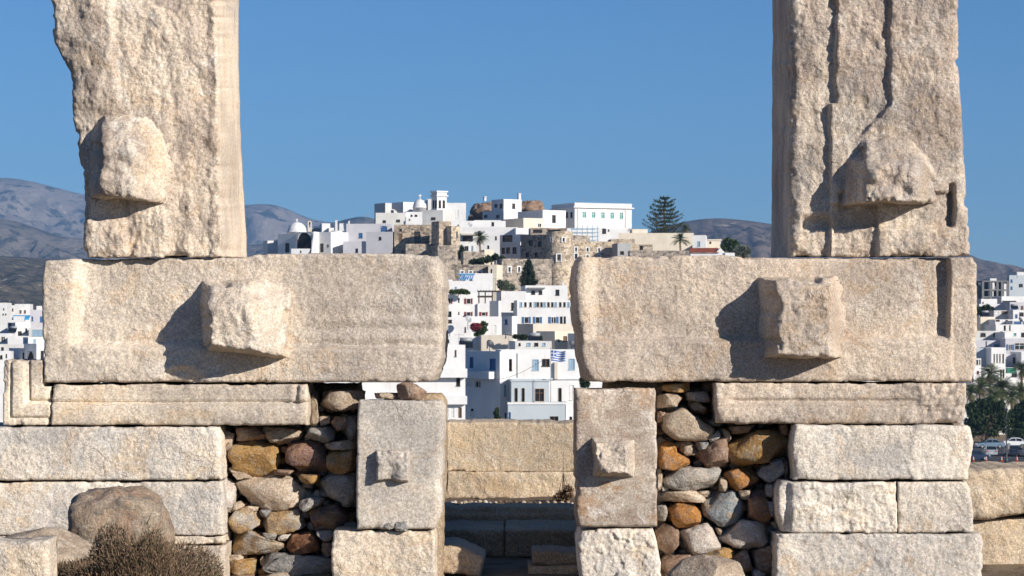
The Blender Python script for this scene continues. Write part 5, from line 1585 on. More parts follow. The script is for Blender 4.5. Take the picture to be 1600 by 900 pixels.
bld('dark-topped long concrete wall at the foot of the small palm', 466, 984, 1077, 391.5, [], yaw=2, mat='castle_stone_grey', depth=4, name='terrace_parapet', cat='wall')
bld('white house with a small pale window left of the red tiled roof', 520, 1082, 1103, 367.5, [(1092, 381, 4.5, 8, 'pale')], xs=None, yaw=-6, depth=7)
bld('low cream house behind the red tiled roof', 530, 1102, 1126, 374, [(1110, 379, 3, 3, 'dark')], yaw=3, mat='cream_plaster', depth=7, cornice=[(0, .25, .2)])
bld('small white wall at the right foot of the red tiled roof', 500, 1133, 1148, 395, [], yaw=3, depth=4, name='garden_parapet', cat='wall')
# red tiled roof house
rh = thing('house', W(1102, 400, 505), 'small white house with a red tiled roof and a white gable', 'house', 'whitewashed town buildings')
xa, y0_, ze = W(1079, 395, 505); xb = W(1133, 0, 505)[0]; zrg = W(0, 387, 505)[2]; zb_ = W(0, 412, 505)[2]
xg = W(1118, 0, 505)[0]; xr = W(1126, 0, 505)[0]
mb = MB()
mb.bx(xa, xb, y0_, y0_ + 6, zb_, ze)
mb.add([(xg, y0_ - .02, ze), (xb, y0_ - .02, ze), ((xg + xb) / 2, y0_ - .02, zrg - .05), (xg, y0_ + 6, ze), (xb, y0_ + 6, ze), ((xg + xb) / 2, y0_ + 6, zrg - .05)], [(0, 1, 2), (5, 4, 3), (1, 4, 5, 2), (0, 2, 5, 3)])
mb.build('wall', 'white_plaster', rh)
mb = MB()
n_ = 26
for i in range(n_):
    u0, u1 = xa - .2 + (xg + .9 - xa) * i / n_, xa - .2 + (xg + .9 - xa) * (i + 1) / n_
    um = (u0 + u1) / 2
    mb.add([(u0, y0_ - .35, ze - .05), (um, y0_ - .35, ze + .07), (u1, y0_ - .35, ze - .05), (u0 + .1, y0_ + 3, zrg), (um + .1, y0_ + 3, zrg + .12), (u1 + .1, y0_ + 3, zrg)], [(0, 1, 4, 3), (1, 2, 5, 4)])
mb.build('roof', 'tile_red', rh)

# scaffolding
sc_ = thing('scaffolding', W(911, 377, 500), 'pale blue scaffolding frame beside the round castle tower', 'scaffolding')
for dy, nm in ((0, 'standard'), (1.2, 'standard')):
    for px in (894, 902, 910, 918, 926, 934):
        mb = MB(); x, y, z = W(px, 378, 500); z2 = W(0, 353 + R_.uniform(-2, 2), 500)[2]
        mb.tube([(x, y + dy, z), (x, y + dy, z2)], .06, 5); mb.build('standard', 'scaffold_blue', sc_)
for py in (357, 363, 369, 375):
    for dy in (0, 1.2):
        mb = MB(); a_, b_ = W(892, py, 500), W(936, py, 500)
        mb.tube([(a_[0], a_[1] + dy - .07, a_[2]), (b_[0], b_[1] + dy - .07, b_[2])], .05, 5); mb.build('ledger', 'scaffold_blue', sc_)
    mb = MB(); a_, b_ = W(893, py + .6, 500), W(930, py + .6, 500)
    mb.bx(a_[0], b_[0], a_[1] + .1, a_[1] + 1.1, a_[2] - .12, a_[2] - .06); mb.build('deck_board', 'scaffold_blue', sc_)

# ---- left strip of the town
for i, (lab, D, x0, x1, yt, xs, yaw, mat, wins, sw) in enumerate([
    ('tall white house at the left picture edge, topmost of the left town', 560, -30, 11, 473, None, 4, 'white_plaster', [(5, 491, 2, 2.5, 'dark'), (9, 491, 2, 2.5, 'dark'), (6, 483, 2, 3, 'brown')], []),
    ('white terraced house with shaded windows right of the tall house at the left edge', 570, 11, 23, 477, None, 4, 'white_plaster', [(14, 482, 3, 5, 'dark'), (20, 484, 2, 4, 'dark')], []),
    ('small white house with a tan terrace behind the blue awning', 580, 23, 47, 475, None, 6, 'white_plaster', [(24, 487, 2.5, 5, 'tan'), (32, 487, 3, 5, 'brown'), (39, 487, 3, 5, 'brown')], []),
    ('blue-grey shaded house with a blue awning in the left town', 530, 47, 100, 484, 33, 6, 'lavender_plaster', [(37, 499, 12, 8, 'blue'), (50.5, 498, 2.5, 7, 'blue'), (65, 499, 5, 9, 'blue')], []),
    ('bright white chimney house against the left threshold block', 545, 57, 90, 478, None, 5, 'white_plaster', [], []),
    ('plain white block under the blue awning', 520, 21, 33, 494, None, 4, 'white_plaster', [], []),
    ('stepped white house in the middle of the left town', 510, 24, 48, 504, 12, 25, 'white_plaster', [(41, 516, 3, 6, 'dark'), (31, 521, 6, 7, 'dark')], [(16, 508, 4, 6, 'dark')]),
    ('white house with a wide dark garage opening near the left threshold block', 505, 45, 100, 512, None, 5, 'white_worn', [(59, 520, 17, 10, 'pale')], []),
    ('white house with a grey-framed window at the left picture edge', 480, -40, 16, 521, None, 4, 'white_plaster', [(5, 530, 6, 8, 'glass')], []),
    ('long white roof house in the middle of the left town', 475, 12, 40, 525, None, 6, 'white_plaster', [], []),
    ('pale house with arched white panel near the left threshold block', 465, 44, 100, 527, 36, 24, 'white_plaster', [(54, 533, 4, 7, 'pale')], [(41, 533, 4, 6, 'pale')]),
    ('blue-shaded house with an arched doorway low in the left town', 440, 57, 100, 537, 38, 32, 'white_plaster', [(66, 555, 5, 14, 'arch_hole')], [(48, 557, 9, 16, 'arch_hole')]),
    ('shaded white house with a dark recess left of the arched doorway', 445, 33, 45, 544, 14, 32, 'white_plaster', [(37, 556, 3, 10, 'dark')], [(19, 550, 5, 4, 'dark'), (26, 556, 4, 6, 'white')]),
    ('lowest white house at the left picture edge with a small arched door', 435, -40, 17, 549, None, 8, 'white_plaster', [(2, 558, 4, 6, 'arch_hole'), (10, 556, 2, 6, 'dark')], []),
    ('white row house at the left edge between the roof house and the lowest house', 455, -40, 30, 538, None, 5, 'white_worn', [(4, 545, 4, 5, 'dark'), (22, 543, 3, 4, 'white')], []),
]):
    bld(lab, D, x0, x1, yt, wins, xs=xs, yaw=yaw, mat=mat, swins=sw, depth=8)
mb = MB(); a_, b_ = W(21, 492.5, 527), W(48, 492.5, 527)
mb.add([a_, b_, (b_[0], b_[1] - 1.8, b_[2] - .7), (a_[0], a_[1] - 1.8, a_[2] - .7), (a_[0], a_[1] - 1.8, a_[2] - 1.0), (b_[0], b_[1] - 1.8, b_[2] - 1.0)], [(0, 1, 2, 3), (3, 2, 5, 4)])
props(mb.build('awning', 'awning_blue'), 'bright blue awning on the shaded house in the left town', 'awning')

# ---- right strip of the town
for i, (lab, D, x0, x1, yt, xs, yaw, mat, wins, sw) in enumerate([
    ('grey apartment block with a white balcony at the right picture edge', 640, 1577, 1640, 430, 1574, 4, 'blue_grey_plaster', [(1580.5, 439, 3, 5, 'blue'), (1580.5, 450, 3, 5, 'blue'), (1595, 446, 6, 5, 'dark'), (1604, 434, 4, 6, 'dark')], []),
    ('white penthouse with balcony on the grey apartment block', 646, 1589, 1640, 425, None, 4, 'white_plaster', [(1594, 433, 4, 6, 'tan'), (1602, 433, 4, 6, 'dark')], []),
    ('white house with a dark underside shadow below the concrete frame', 600, 1565, 1640, 463, None, 5, 'white_plaster', [(1577, 471.5, 22, 3, 'hole')], []),  # the long dark opening stands in for the shadow under the house
    ('white flat house right above the small dark tree', 590, 1533, 1558, 467, None, 6, 'white_plaster', [(1536, 473, 2, 2.5, 'dark')], []),
    ('white long house behind the small dark tree', 580, 1530, 1578, 475, None, 4, 'white_plaster', [], []),
    ('pale grey house with a blue opening at the right edge', 575, 1578, 1640, 472, None, 5, 'lavender_plaster', [(1584, 480, 10, 7, 'blue'), (1597, 481, 4, 6, 'brown')], []),
    ('tan stone house beside the small dark tree', 560, 1553, 1583, 485, None, 4, 'white_worn', [(1558, 489, 6, 4, 'white'), (1571, 488, 12, 4, 'brown')], []),
    ('white house with an arched window at the right edge', 556, 1583, 1640, 484.5, None, 5, 'white_plaster', [(1596, 491, 7, 6, 'arch_dark'), (1588, 494, 4, 6, 'blue')], []),
    ('cream house with a broad sunlit front in the right town', 530, 1532, 1555, 495, None, 7, 'cream_plaster', [(1559, 498, 5, 4, 'dark')], []),
    ('white house with dark roof gear in the middle of the right town', 525, 1555, 1600, 499, None, 5, 'white_plaster', [(1559, 499.5, 6, 5, 'dark'), (1573, 502, 4, 7, 'tan'), (1590, 499, 12, 4, 'pale')], []),
    ('long pale house with blue glazing at the right edge', 520, 1582, 1640, 501, None, 4, 'lavender_plaster', [(1590, 505, 11, 5, 'blue'), (1602, 505, 7, 5, 'blue')], []),
    ('white house with three dark doors above the arched windows', 500, 1556, 1600, 507, None, 5, 'white_plaster', [(1570, 513, 3, 9, 'dark'), (1578, 513, 2, 10, 'dark')], []),
    ('long grey-white house with two round-arched windows in the right town', 480, 1520, 1584, 517, None, 4, 'white_worn', [(1536, 523, 8, 6, 'arch_dark'), (1556, 523, 8, 6, 'arch_dark'), (1565, 521, 4, 6, 'dark')], []),
    ('white house with a green window beside the round-arched windows', 474, 1570, 1640, 519, None, 6, 'white_plaster', [(1586, 522.5, 5, 5, 'teal'), (1598, 523, 5, 7, 'arch_dark')], []),
    ('pale grey house with a blue window below the round-arched windows', 468, 1520, 1571, 532, None, 3, 'lavender_plaster', [(1557, 540.5, 8, 5, 'blue'), (1541, 538, 1.5, 10, 'dark')], []),
    ('pale house with a blue shuttered door at the right side', 464, 1571, 1640, 529, None, 3, 'lavender_plaster', [(1578.5, 542.5, 6, 9, 'open_blue'), (1593, 541, 15, 10, 'glass')], []),
    ('blue-grey house with a tall pale window behind the palms', 452, 1526, 1548, 544, None, 3, 'blue_grey_plaster', [(1543, 560, 6, 13, 'pale')], []),
    ('white house with a gold lettered sign and vertical window strips', 448, 1549, 1572, 543, None, 3, 'white_plaster', [(1553.5, 560, 2, 14, 'glass'), (1558, 560, 2, 14, 'glass'), (1562.5, 560, 2, 14, 'tan'), (1567.5, 560, 2.4, 14, 'brown')], []),
    ('pale house with a dark square window right of the lettered sign', 450, 1572, 1596, 553, None, 3, 'lavender_plaster', [(1586, 563, 7, 9, 'dark'), (1583, 574, 4, 5, 'blue')], []),
    ('white house at the right picture edge behind the palm crown', 446, 1596, 1650, 550, None, 3, 'white_plaster', [(1604, 562, 4, 7, 'dark')], []),
    ('white balustraded house with red panel behind the palms', 440, 1500, 1533, 560, None, 3, 'white_plaster', [(1527, 566, 3, 8, 'glass'), (1531, 566, 2, 8, 'glass'), (1528, 582, 3, 5, 'red')], []),
    ('white ground-floor house with the green awning', 442, 1540, 1610, 574, None, 3, 'white_plaster', [(1564, 584, 3, 14, 'glass'), (1568, 584, 3, 14, 'glass'), (1585, 585, 8, 8, 'dark')], []),
    ('white porch with red uprights beside the right threshold block', 432, 1500, 1522, 578, None, 3, 'white_plaster', [(1516, 590, 2, 16, 'red'), (1520, 590, 1.6, 14, 'red')], []),
    ('shop row with pale awnings and red panels behind the dark trees', 436, 1575, 1650, 598, None, 3, 'white_worn', [(1592, 634, 14, 8, 'red'), (1596, 612, 8, 8, 'dark')], []),
    ('low white cafe building behind the dark trees', 434, 1500, 1576, 606, None, 3, 'white_worn', [], []),
]):
    bi = bld(lab, D, x0, x1, yt, wins, xs=xs, yaw=yaw, mat=mat, swins=sw, depth=8)
    if 'lettered sign' in lab:
        SIGN = bi
# gold lettering on the white house
mb = MB(); fS = SIGN['front']
a0_, t_ = fS.ray(1559.8); pxm = t_ / F
zt_, zb_ = W(0, 545.8, t_)[2], W(0, 550.6, t_)[2]
def stroke(mb, face, p, q, w):
    (a, z), (b, y_) = p, q
    dx, dz = b - a, y_ - z
    L_ = math.hypot(dx, dz); nx_, nz_ = -dz / L_ * w, dx / L_ * w
    quad = [(a + nx_, z + nz_), (b + nx_, y_ + nz_), (b - nx_, y_ - nz_), (a - nx_, z - nz_)]
    vs = [face.at(u, v, 0.004) for u, v in quad] + [face.at(u, v, 0.05) for u, v in quad]
    mb.add(vs, [(3, 2, 1, 0), (4, 5, 6, 7), (0, 1, 5, 4), (1, 2, 6, 5), (2, 3, 7, 6), (3, 0, 4, 7)])
GLY = {'K': [((0, 0), (0, 1)), ((0, .45), (.8, 1)), ((.2, .55), (.85, 0))], 'A': [((0, 0), (.42, 1)), ((.42, 1), (.85, 0)), ((.18, .35), (.66, .35))], 'Z': [((0, 1), (.8, 1)), ((.8, 1), (0, 0)), ((0, 0), (.8, 0))]}
for i, ch in enumerate('KAZA'):
    ox, sw_, sh_ = a0_ + i * 2.55 * pxm, 2.1 * pxm, zt_ - zb_
    for p_, q_ in GLY[ch]:
        stroke(mb, fS, (ox + p_[0] * sw_, zb_ + p_[1] * sh_), (ox + q_[0] * sw_, zb_ + q_[1] * sh_), 0.05)
mb.build('sign_lettering', 'sign_gold', SIGN['root'])
# green barrel awning
mb = MB()
xa, y_, za = W(1571.5, 583, 440); xb = W(1586, 0, 440)[0]
for i in range(7):
    t0, t1 = math.pi / 2 * i / 7, math.pi / 2 * (i + 1) / 7
    r_ = 0.95
    mb.add([(xa, y_ - r_ * math.sin(t0) * 1.4, za + r_ * math.cos(t0)), (xb, y_ - r_ * math.sin(t0) * 1.4, za + r_ * math.cos(t0)), (xb, y_ - r_ * math.sin(t1) * 1.4, za + r_ * math.cos(t1)), (xa, y_ - r_ * math.sin(t1) * 1.4, za + r_ * math.cos(t1))], [(0, 1, 2, 3)])
    for xx in (xa, xb):
        mb.add([(xx, y_, za), (xx, y_ - r_ * math.sin(t0) * 1.4, za + r_ * math.cos(t0)), (xx, y_ - r_ * math.sin(t1) * 1.4, za + r_ * math.cos(t1))], [(0, 1, 2)])
props(mb.build('awning', 'awning_green'), 'rounded dark green awning below the lettered sign', 'awning')
# unfinished concrete frame
cf = thing('concrete_frame', W(1553, 465, 640), 'dark unfinished concrete building frame on the right skyline', 'building')
D = 640
for py in (438.5, 452, 463):
    mb = MB(); a_, b_ = W(1535, py, D), W(1576, py, D)
    mb.bx(a_[0], b_[0], a_[1], a_[1] + 9, a_[2] - .35, a_[2]); mb.build('floor_slab', 'concrete', cf)
for px in (1536, 1548, 1558.5, 1566, 1575):
    for dy in (0.3, 8.4):
        mb = MB(); x, y, z = W(px, 470, D); z2 = W(0, 438.6, D)[2] - .36
        mb.bx(x - .28, x + .28, y + dy - .28, y + dy + .28, z - 4, z2); mb.build('column', 'concrete', cf)
for (p0, p1, y0_, y1_, dy) in ((1536.5, 1547.5, 440.8, 451.5, 3), (1536.5, 1547.5, 454.3, 462.5, 3), (1566.5, 1574.5, 440.8, 451.5, 5), (1558.5, 1574.5, 454.3, 462.5, 5), (1530, 1536, 446, 470, 1), (1536, 1576, 465.5, 474, 1)):
    mb = MB(); a_, b_ = W(p0, y0_, D), W(p1, y1_, D)
    mb.bx(a_[0], b_[0], a_[1] + dy, a_[1] + dy + .2, b_[2], a_[2]); mb.build('infill_wall', 'concrete', cf)
bld('white house glimpsed through the unfinished concrete frame', 690, 1550, 1574, 443.5, [(1554, 447, 2, 2.5, 'dark'), (1567, 457, 3, 4, 'dark')], yaw=3, depth=6)
bld('white roof structure behind the unfinished concrete frame', 670, 1547, 1557, 435, [], yaw=3, depth=4, yb=450)

# roofscape clutter
def antenna(px, yb, h, D, label):
    x, y, z = W(px, yb, D); k = D / F
    t_ = thing('roof_antenna', (x, y, z), label, 'antenna', 'television antennas')
    mb = MB(); mb.tube([(x, y, z - .8), (x, y, z + h * k)], .03, 5); mb.build('mast', 'metal_grey', t_)
    mb = MB(); zt_ = z + h * k - .15
    mb.tube([(x - .55, y, zt_), (x + .55, y, zt_)], .02, 4)
    for i in range(5):
        xx = x - .5 + i * .25; mb.tube([(xx, y - .3 + .03 * i, zt_), (xx, y + .3 - .03 * i, zt_)], .015, 4)
    mb.build('aerial', 'metal_grey', t_)
def dish(px, py, D, label, r=.5, dark=False):
    x, y, z = W(px, py, D)
    t_ = thing('satellite_dish', (x, y, z - r - .5), label, 'satellite dish', 'satellite dishes')
    n_ = Vector((.55, -.65, .45)).normalized(); a_ = n_.cross(Vector((0, 0, 1))).normalized(); b_ = n_.cross(a_)
    vs, fs = [], []
    for i in range(5):
        q = i / 4
        for j in range(16):
            an = 2 * math.pi * j / 16
            p_ = Vector((x, y, z)) + (a_ * math.cos(an) + b_ * math.sin(an)) * r * q + n_ * (q * q * r * .3)
            vs.append(p_)
    for i in range(4):
        for j in range(16): fs.append((i * 16 + j, i * 16 + (j + 1) % 16, (i + 1) * 16 + (j + 1) % 16, (i + 1) * 16 + j))
    mb = MB(); mb.add(vs, fs); mb.build('bowl', 'metal_dark' if dark else 'metal_grey', t_, True)
    mb = MB(); mb.tube([(x, y + .1, z), (x, y + .1, z - r - .9)], .04, 5); mb.build('stand', 'metal_dark', t_)
def solar(px, py, D, label):
    x, y, z = W(px, py, D)
    t_ = thing('solar_water_heater', (x, y, z), label, 'water heater', 'solar water heaters')
    mb = MB(); mb.tube([(x - .7, y + .5, z + .95), (x + .7, y + .5, z + .95)], .26, 12); mb.build('tank', 'metal_grey', t_, True)
    mb = MB(); mb.add([(x - .8, y - .9, z), (x + .8, y - .9, z), (x + .8, y + .3, z + .75), (x - .8, y + .3, z + .75), (x - .8, y - .9, z + .08), (x + .8, y - .9, z + .08), (x + .8, y + .3, z + .83), (x - .8, y + .3, z + .83)], [(0, 3, 2, 1), (4, 5, 6, 7), (0, 1, 5, 4), (1, 2, 6, 5), (2, 3, 7, 6), (3, 0, 4, 7)])
    mb.build('panel', 'car_glass', t_)
    mb = MB()
    for dx in (-.6, .6): mb.tube([(x + dx, y + .5, z - .3), (x + dx, y + .5, z + .75)], .03, 4)
    mb.build('stand', 'metal_dark', t_)
antenna(795, 545, 26, 300, 'thin television mast rising from the roof beside the beige garden wall')
antenna(774, 452, 18, 405, 'thin mast standing right of the low pergola cottage')
antenna(862, 322, 8, 575, 'small antenna on the roof left of the school'); antenna(910, 316, 6, 566, 'small antenna on top of the school roof')
antenna(572, 346, 11, 520, 'antenna on the roof between the lavender house and the cathedral'); antenna(717, 545, 24, 282, 'antenna mast above the left balcony house')
antenna(1566, 512, 18, 505, 'antenna in the middle of the right town'); antenna(1579, 508, 17, 505, 'antenna right of the three dark doors in the right town'); antenna(1590, 430, 10, 640, 'antenna on the white penthouse')
antenna(15, 476, 8, 560, 'antenna on the tall white house at the left edge'); antenna(36, 476, 8, 575, 'antenna above the blue awning')
dish(765, 538, 300, 'dark satellite dish on the beige garden wall', .55, True); dish(731, 499, 346, 'pale satellite dish on the low white house at the left', .55); dish(893, 538, 300, 'dark satellite dish right of the flag', .5, True)
dish(734, 351, 515, 'white satellite dish on the low white house above the tower house', .55); dish(1594, 500, 515, 'dark satellite dish in the right town', .6, True)
solar(728, 544, 285, 'solar water heater on the roof above the left balcony house'); solar(835, 535, 312, 'solar water heater on the roof behind the flag house'); solar(1585, 483, 572, 'solar water heater on a white roof in the right town')
solar(1540, 494, 532, 'solar water heater on the cream house of the right town'); solar(20, 519, 500, 'solar water heater on the stepped white house in the left town')

# sagging power cable in front of the waterfront houses
mb = MB()
p0_, p1_ = Vector(W(712, 582, 258)), Vector(W(848, 563, 268))
mb.tube([p0_.lerp(p1_, i / 16) - Vector((0, 0, 1.35 * math.sin(math.pi * i / 16))) for i in range(17)], .022, 5)
props(mb.build('power_cable', 'metal_dark'), 'thin dark cable sagging across the waterfront house fronts', 'cable')

# the rest of the town on the flanks of the hill, hidden from here by the gate
Rt = random.Random(77)
mb = MB()
taken = []
for _ in range(2600):
    px = Rt.choice((Rt.uniform(110, 640), Rt.uniform(965, 1425)))
    D_ = Rt.uniform(255, 560)
    x, y = (px - 800) / F * D_, D_ + CY
    zg = float(ground_z(np.array([x]), np.array([y]))[0])
    if zg < 1.45: continue
    w_, d_, h_ = Rt.uniform(2.6, 5.0), Rt.uniform(2.6, 4.5), Rt.choice((3.2, 3.4, 6.2, 6.6))
    top = zg + h_
    if HY - (top - ZC) * F / (D_ - d_) < 414: continue
    if any(abs(x - q[0]) < w_ + q[2] + .3 and abs(y - q[1]) < d_ + q[3] + .6 for q in taken): continue
    taken.append((x, y, w_, d_))
    an = Rt.uniform(-.35, .35); c_, s_ = math.cos(an), math.sin(an)
    mb.cur = 0
    mb.box((x, y, (zg - 3 + top) / 2), (w_ * c_, w_ * s_, 0), (-d_ * s_, d_ * c_, 0), (0, 0, (top - zg + 3) / 2))
    for sg in (-1, 1):                                  # parapets
        mb.box((x - sg * d_ * s_ * .96, y + sg * d_ * c_ * .96, top + .2), (w_ * c_, w_ * s_, 0), (-.13 * s_, .13 * c_, 0), (0, 0, .2))
        mb.box((x + sg * w_ * c_ * .96, y + sg * w_ * s_ * .96, top + .2), (.13 * c_, .13 * s_, 0), (-d_ * s_ * .92, d_ * c_ * .92, 0), (0, 0, .2))
    mb.cur = 1
    for fl in range(int(h_ // 3)):
        for u_ in (-.6, 0, .6):
            if Rt.random() < .3: continue
            mb.box((x + u_ * w_ * c_ + d_ * s_, y + u_ * w_ * s_ - d_ * c_, zg + 1.6 + 3.1 * fl), (.42 * c_, .42 * s_, 0), (-.04 * s_, .04 * c_, 0), (0, 0, .62))
    if len(taken) >= 260: break
props(mb.build('hillside_houses', ['white_plaster', 'shutter_blue']), kind='stuff')

# ------------------------------------------------------------------ plants
def leaf_cloud(P, N, size, R, aspect=2.2, up=0.3):
    """many small leaf faces: positions P, outward directions N"""
    P = np.asarray(P); n = len(P)
    d = R.normal(size=(n, 3)) * 0.8 + np.asarray(N) * 0.9 + np.array([0, 0, up])
    d /= np.linalg.norm(d, axis=1, keepdims=True)
    s = np.cross(d, R.normal(size=(n, 3)))
    s /= np.maximum(np.linalg.norm(s, axis=1, keepdims=True), 1e-6)
    L = (size * (0.6 + 0.8 * R.rand(n)))[:, None]
    w = L / aspect
    V = np.stack([P, P + d * L * .5 + s * w * .5, P + d * L, P + d * L * .5 - s * w * .5], 1).reshape(-1, 3)
    q = np.arange(n * 4).reshape(n, 4)
    return V, q

def clump_tree(name, label, cx_px, base_py, D, blobs, leaf, size, n, seed, trunk_r=.25, cat='tree', mat2=None, group=None, aspect=2.0):
    """blobs: (px, py, rx_px, ry_px) clumps of the crown in the photograph"""
    R = np.random.RandomState(seed)
    bx_, by_, bz_ = W(cx_px, base_py, D)
    root = thing(name, (bx_, by_, bz_), label, cat, group)
    k = D / F
    mb = MB()
    Vs, Ns = [], []
    sub = []
    for (px, py, rx, ry) in blobs:                 # smaller clumps break up the outline
        sub.append((px, py, rx * .78, ry * .78))
        for _ in range(5):
            an, q_ = R.uniform(0, 6.283), R.uniform(.55, 1.0)
            sub.append((px + rx * q_ * math.cos(an), py + ry * q_ * math.sin(an), rx * R.uniform(.25, .42), ry * R.uniform(.25, .42)))
    nb = len(blobs)
    blobs = sub
    tot = sum(b[2] * b[3] for b in blobs)
    for (px, py, rx, ry) in blobs:
        c = np.array(W(px, py, D)); c[1] += R.uniform(-.5, .5) * rx * k
        rad = np.array([rx * k, max(rx, ry) * k * .9, ry * k])
        m = int(n * rx * ry / tot)
        u = R.normal(size=(m, 3)); u /= np.linalg.norm(u, axis=1, keepdims=True)
        rr = (0.45 + 0.55 * R.rand(m) ** .5) * (1 + 0.55 * fbm(u * 2.6 + seed + px, 3, seed))
        Vs.append(c + u * rad * rr[:, None]); Ns.append(u)
        if R.rand() > .5: continue
        p0, p1 = Vector((bx_, by_, bz_ + 0.3)), Vector(c)
        mid = p0.lerp(p1, .5) + Vector((R.uniform(-1, 1), R.uniform(-1, 1), 1.3)) * trunk_r
        mb.tube([p0, mid, p1], [trunk_r * .55, trunk_r * .4, trunk_r * .15], 6)
    zmin = min(W(b[0], b[1] + b[3], D)[2] for b in blobs)
    mb.tube([(bx_, by_, bz_ - 4 * trunk_r), (bx_, by_, bz_ + .5), (bx_ + .1, by_, (bz_ + zmin) / 2 + min(.8, 3 * trunk_r))], [trunk_r * 1.2, trunk_r, trunk_r * .7], 8)
    mb.build('trunk', 'bark', root, True)
    V, q = leaf_cloud(np.concatenate(Vs), np.concatenate(Ns), size, R, aspect)
    if mat2:
        h = len(q) // 2
        pick = R.rand(len(q)) < .7
        for mk, mt in ((pick, leaf), (~pick, mat2)):
            qq = q[mk]; idx = np.unique(qq); mp = np.zeros(len(V), int); mp[idx] = np.arange(len(idx))
            obj('crown', mesh_np('crown', V[idx], mp[qq]), mt, root)
    else:
        obj('crown', mesh_np('crown', V, q), leaf, root)
    return root

def palm(label, px, py_crown, py_base, r_px, D, seed, n=46, group='palm trees', dry=True):
    R = random.Random(seed)
    x, y, zc = W(px, py_crown, D); zb = W(0, py_base, D)[2]
    r = r_px / F * D
    root = thing('palm_tree', (x, y, zb), label, 'palm tree', group)
    mb = MB()
    k_ = 9
    mb.tube([(x + .05 * math.sin(i * .6), y, zb - .6 + (zc - zb + .6) * i / k_) for i in range(k_ + 1)], [r * .095 * (1.25 if i == 0 else (1 + .10 * (i % 2))) for i in range(k_)] + [r * .14], 10)
    mb.build('trunk', 'palm_bark', root, True)
    def fronds(cnt, lo, hi, mat, name, ln):
        V, Q = [], []
        for i in range(cnt):
            az = 2 * math.pi * (i * .382 + R.uniform(-.05, .05)); el = math.radians(R.uniform(lo, hi))
            L = r * ln * R.uniform(.85, 1.15); sag = R.uniform(.5, .9)
            d = Vector((math.cos(az) * math.cos(el), math.sin(az) * math.cos(el), math.sin(el)))
            side = Vector((-math.sin(az), math.cos(az), 0))
            pts = []
            for j in range(9):
                t_ = j / 8
                pts.append(Vector((x, y, zc)) + d * L * t_ - Vector((0, 0, 1)) * sag * L * .55 * t_ * t_)
            for j in range(8):
                for s_ in (-1, 1):
                    for hlf in (0, .5):
                        p_ = pts[j].lerp(pts[j + 1], hlf); q_ = pts[j].lerp(pts[j + 1], hlf + .30)
                        t_ = (j + hlf) / 8
                        wd = L * .28 * math.sin(math.pi * min(.97, t_ * .86 + .10)) 
                        dn = (pts[j + 1] - pts[j]).normalized()
                        tip = p_ + side * s_ * wd + dn * wd * .7 - Vector((0, 0, 1)) * wd * .38
                        b_ = len(V); V += [p_, q_, tip]; Q.append((b_, b_ + 1, b_ + 2))
        me = bpy.data.meshes.new(name); me.from_pydata([tuple(v) for v in V], [], Q)
        obj(name, me, mat, root)
    fronds(n, -12, 78, 'leaf_palm', 'crown', 1.12)
    if dry: fronds(n // 2, -60, -20, 'leaf_palm_dry', 'dry_fronds', .72)
    return root

# the great pine: tiers of drooping branches
def tier_pine(label, px, ytop, ybase, rpx, D, seed, leaf, tiers=11, per=9, dens=26, size=.55, power=.75, name='norfolk_pine', droop=.1, top_w=.10):
    R = np.random.RandomState(seed)
    x, y, zt_ = W(px, ytop, D); zb = W(0, ybase, D)[2]
    r = rpx / F * D; H = zt_ - zb
    root = thing(name, (x, y, zb), label, 'pine tree')
    mb = MB(); mb.tube([(x, y, zb - 2), (x, y, zb + H * .5), (x, y, zt_)], [.35, .22, .04], 8); mb.build('trunk', 'bark', root, True)
    bb = MB(); P, N = [], []
    for i in range(tiers):
        t_ = i / (tiers - 1); z = zb + H * (.02 + .94 * t_)
        rad = r * (top_w + (1 - top_w) * (1 - t_) ** power) * R.uniform(.86, 1.08)
        if t_ < .08: rad *= .8
        for j in range(per):
            az = 2 * math.pi * (j + R.uniform(-.3, .3)) / per + i * .7
            L = rad * R.uniform(.75, 1.12); up = R.uniform(.05, .3)
            d = np.array([math.cos(az), math.sin(az), 0])
            pts = [np.array([x, y, z]) + d * L * s - np.array([0, 0, 1]) * L * droop * 4 * s * (1 - s) + np.array([0, 0, 1]) * L * up * s * s for s in np.linspace(0, 1, 5)]
            bb.tube([tuple(p) for p in pts], [.07, .06, .05, .035, .02], 4)
            m = int(dens * (4 + L))
            s = R.rand(m) ** .7
            base = np.array([np.interp(s, np.linspace(0, 1, 5), [p[c] for p in pts]) for c in range(3)]).T
            sd = np.array([-d[1], d[0], 0])
            base = base + sd * (R.normal(size=m) * .085 * L * (1.15 - s))[:, None] + np.array([0, 0, 1]) * (np.abs(R.normal(size=m)) * .16)[:, None]
            P.append(base); N.append(np.tile(d * .7 + np.array([0, 0, .5]), (m, 1)))
    bb.build('branches', 'bark', root)
    V, q = leaf_cloud(np.concatenate(P), np.concatenate(N), size, R, 3.0)
    obj('crown', mesh_np('crown', V, q), leaf, root)
    return root

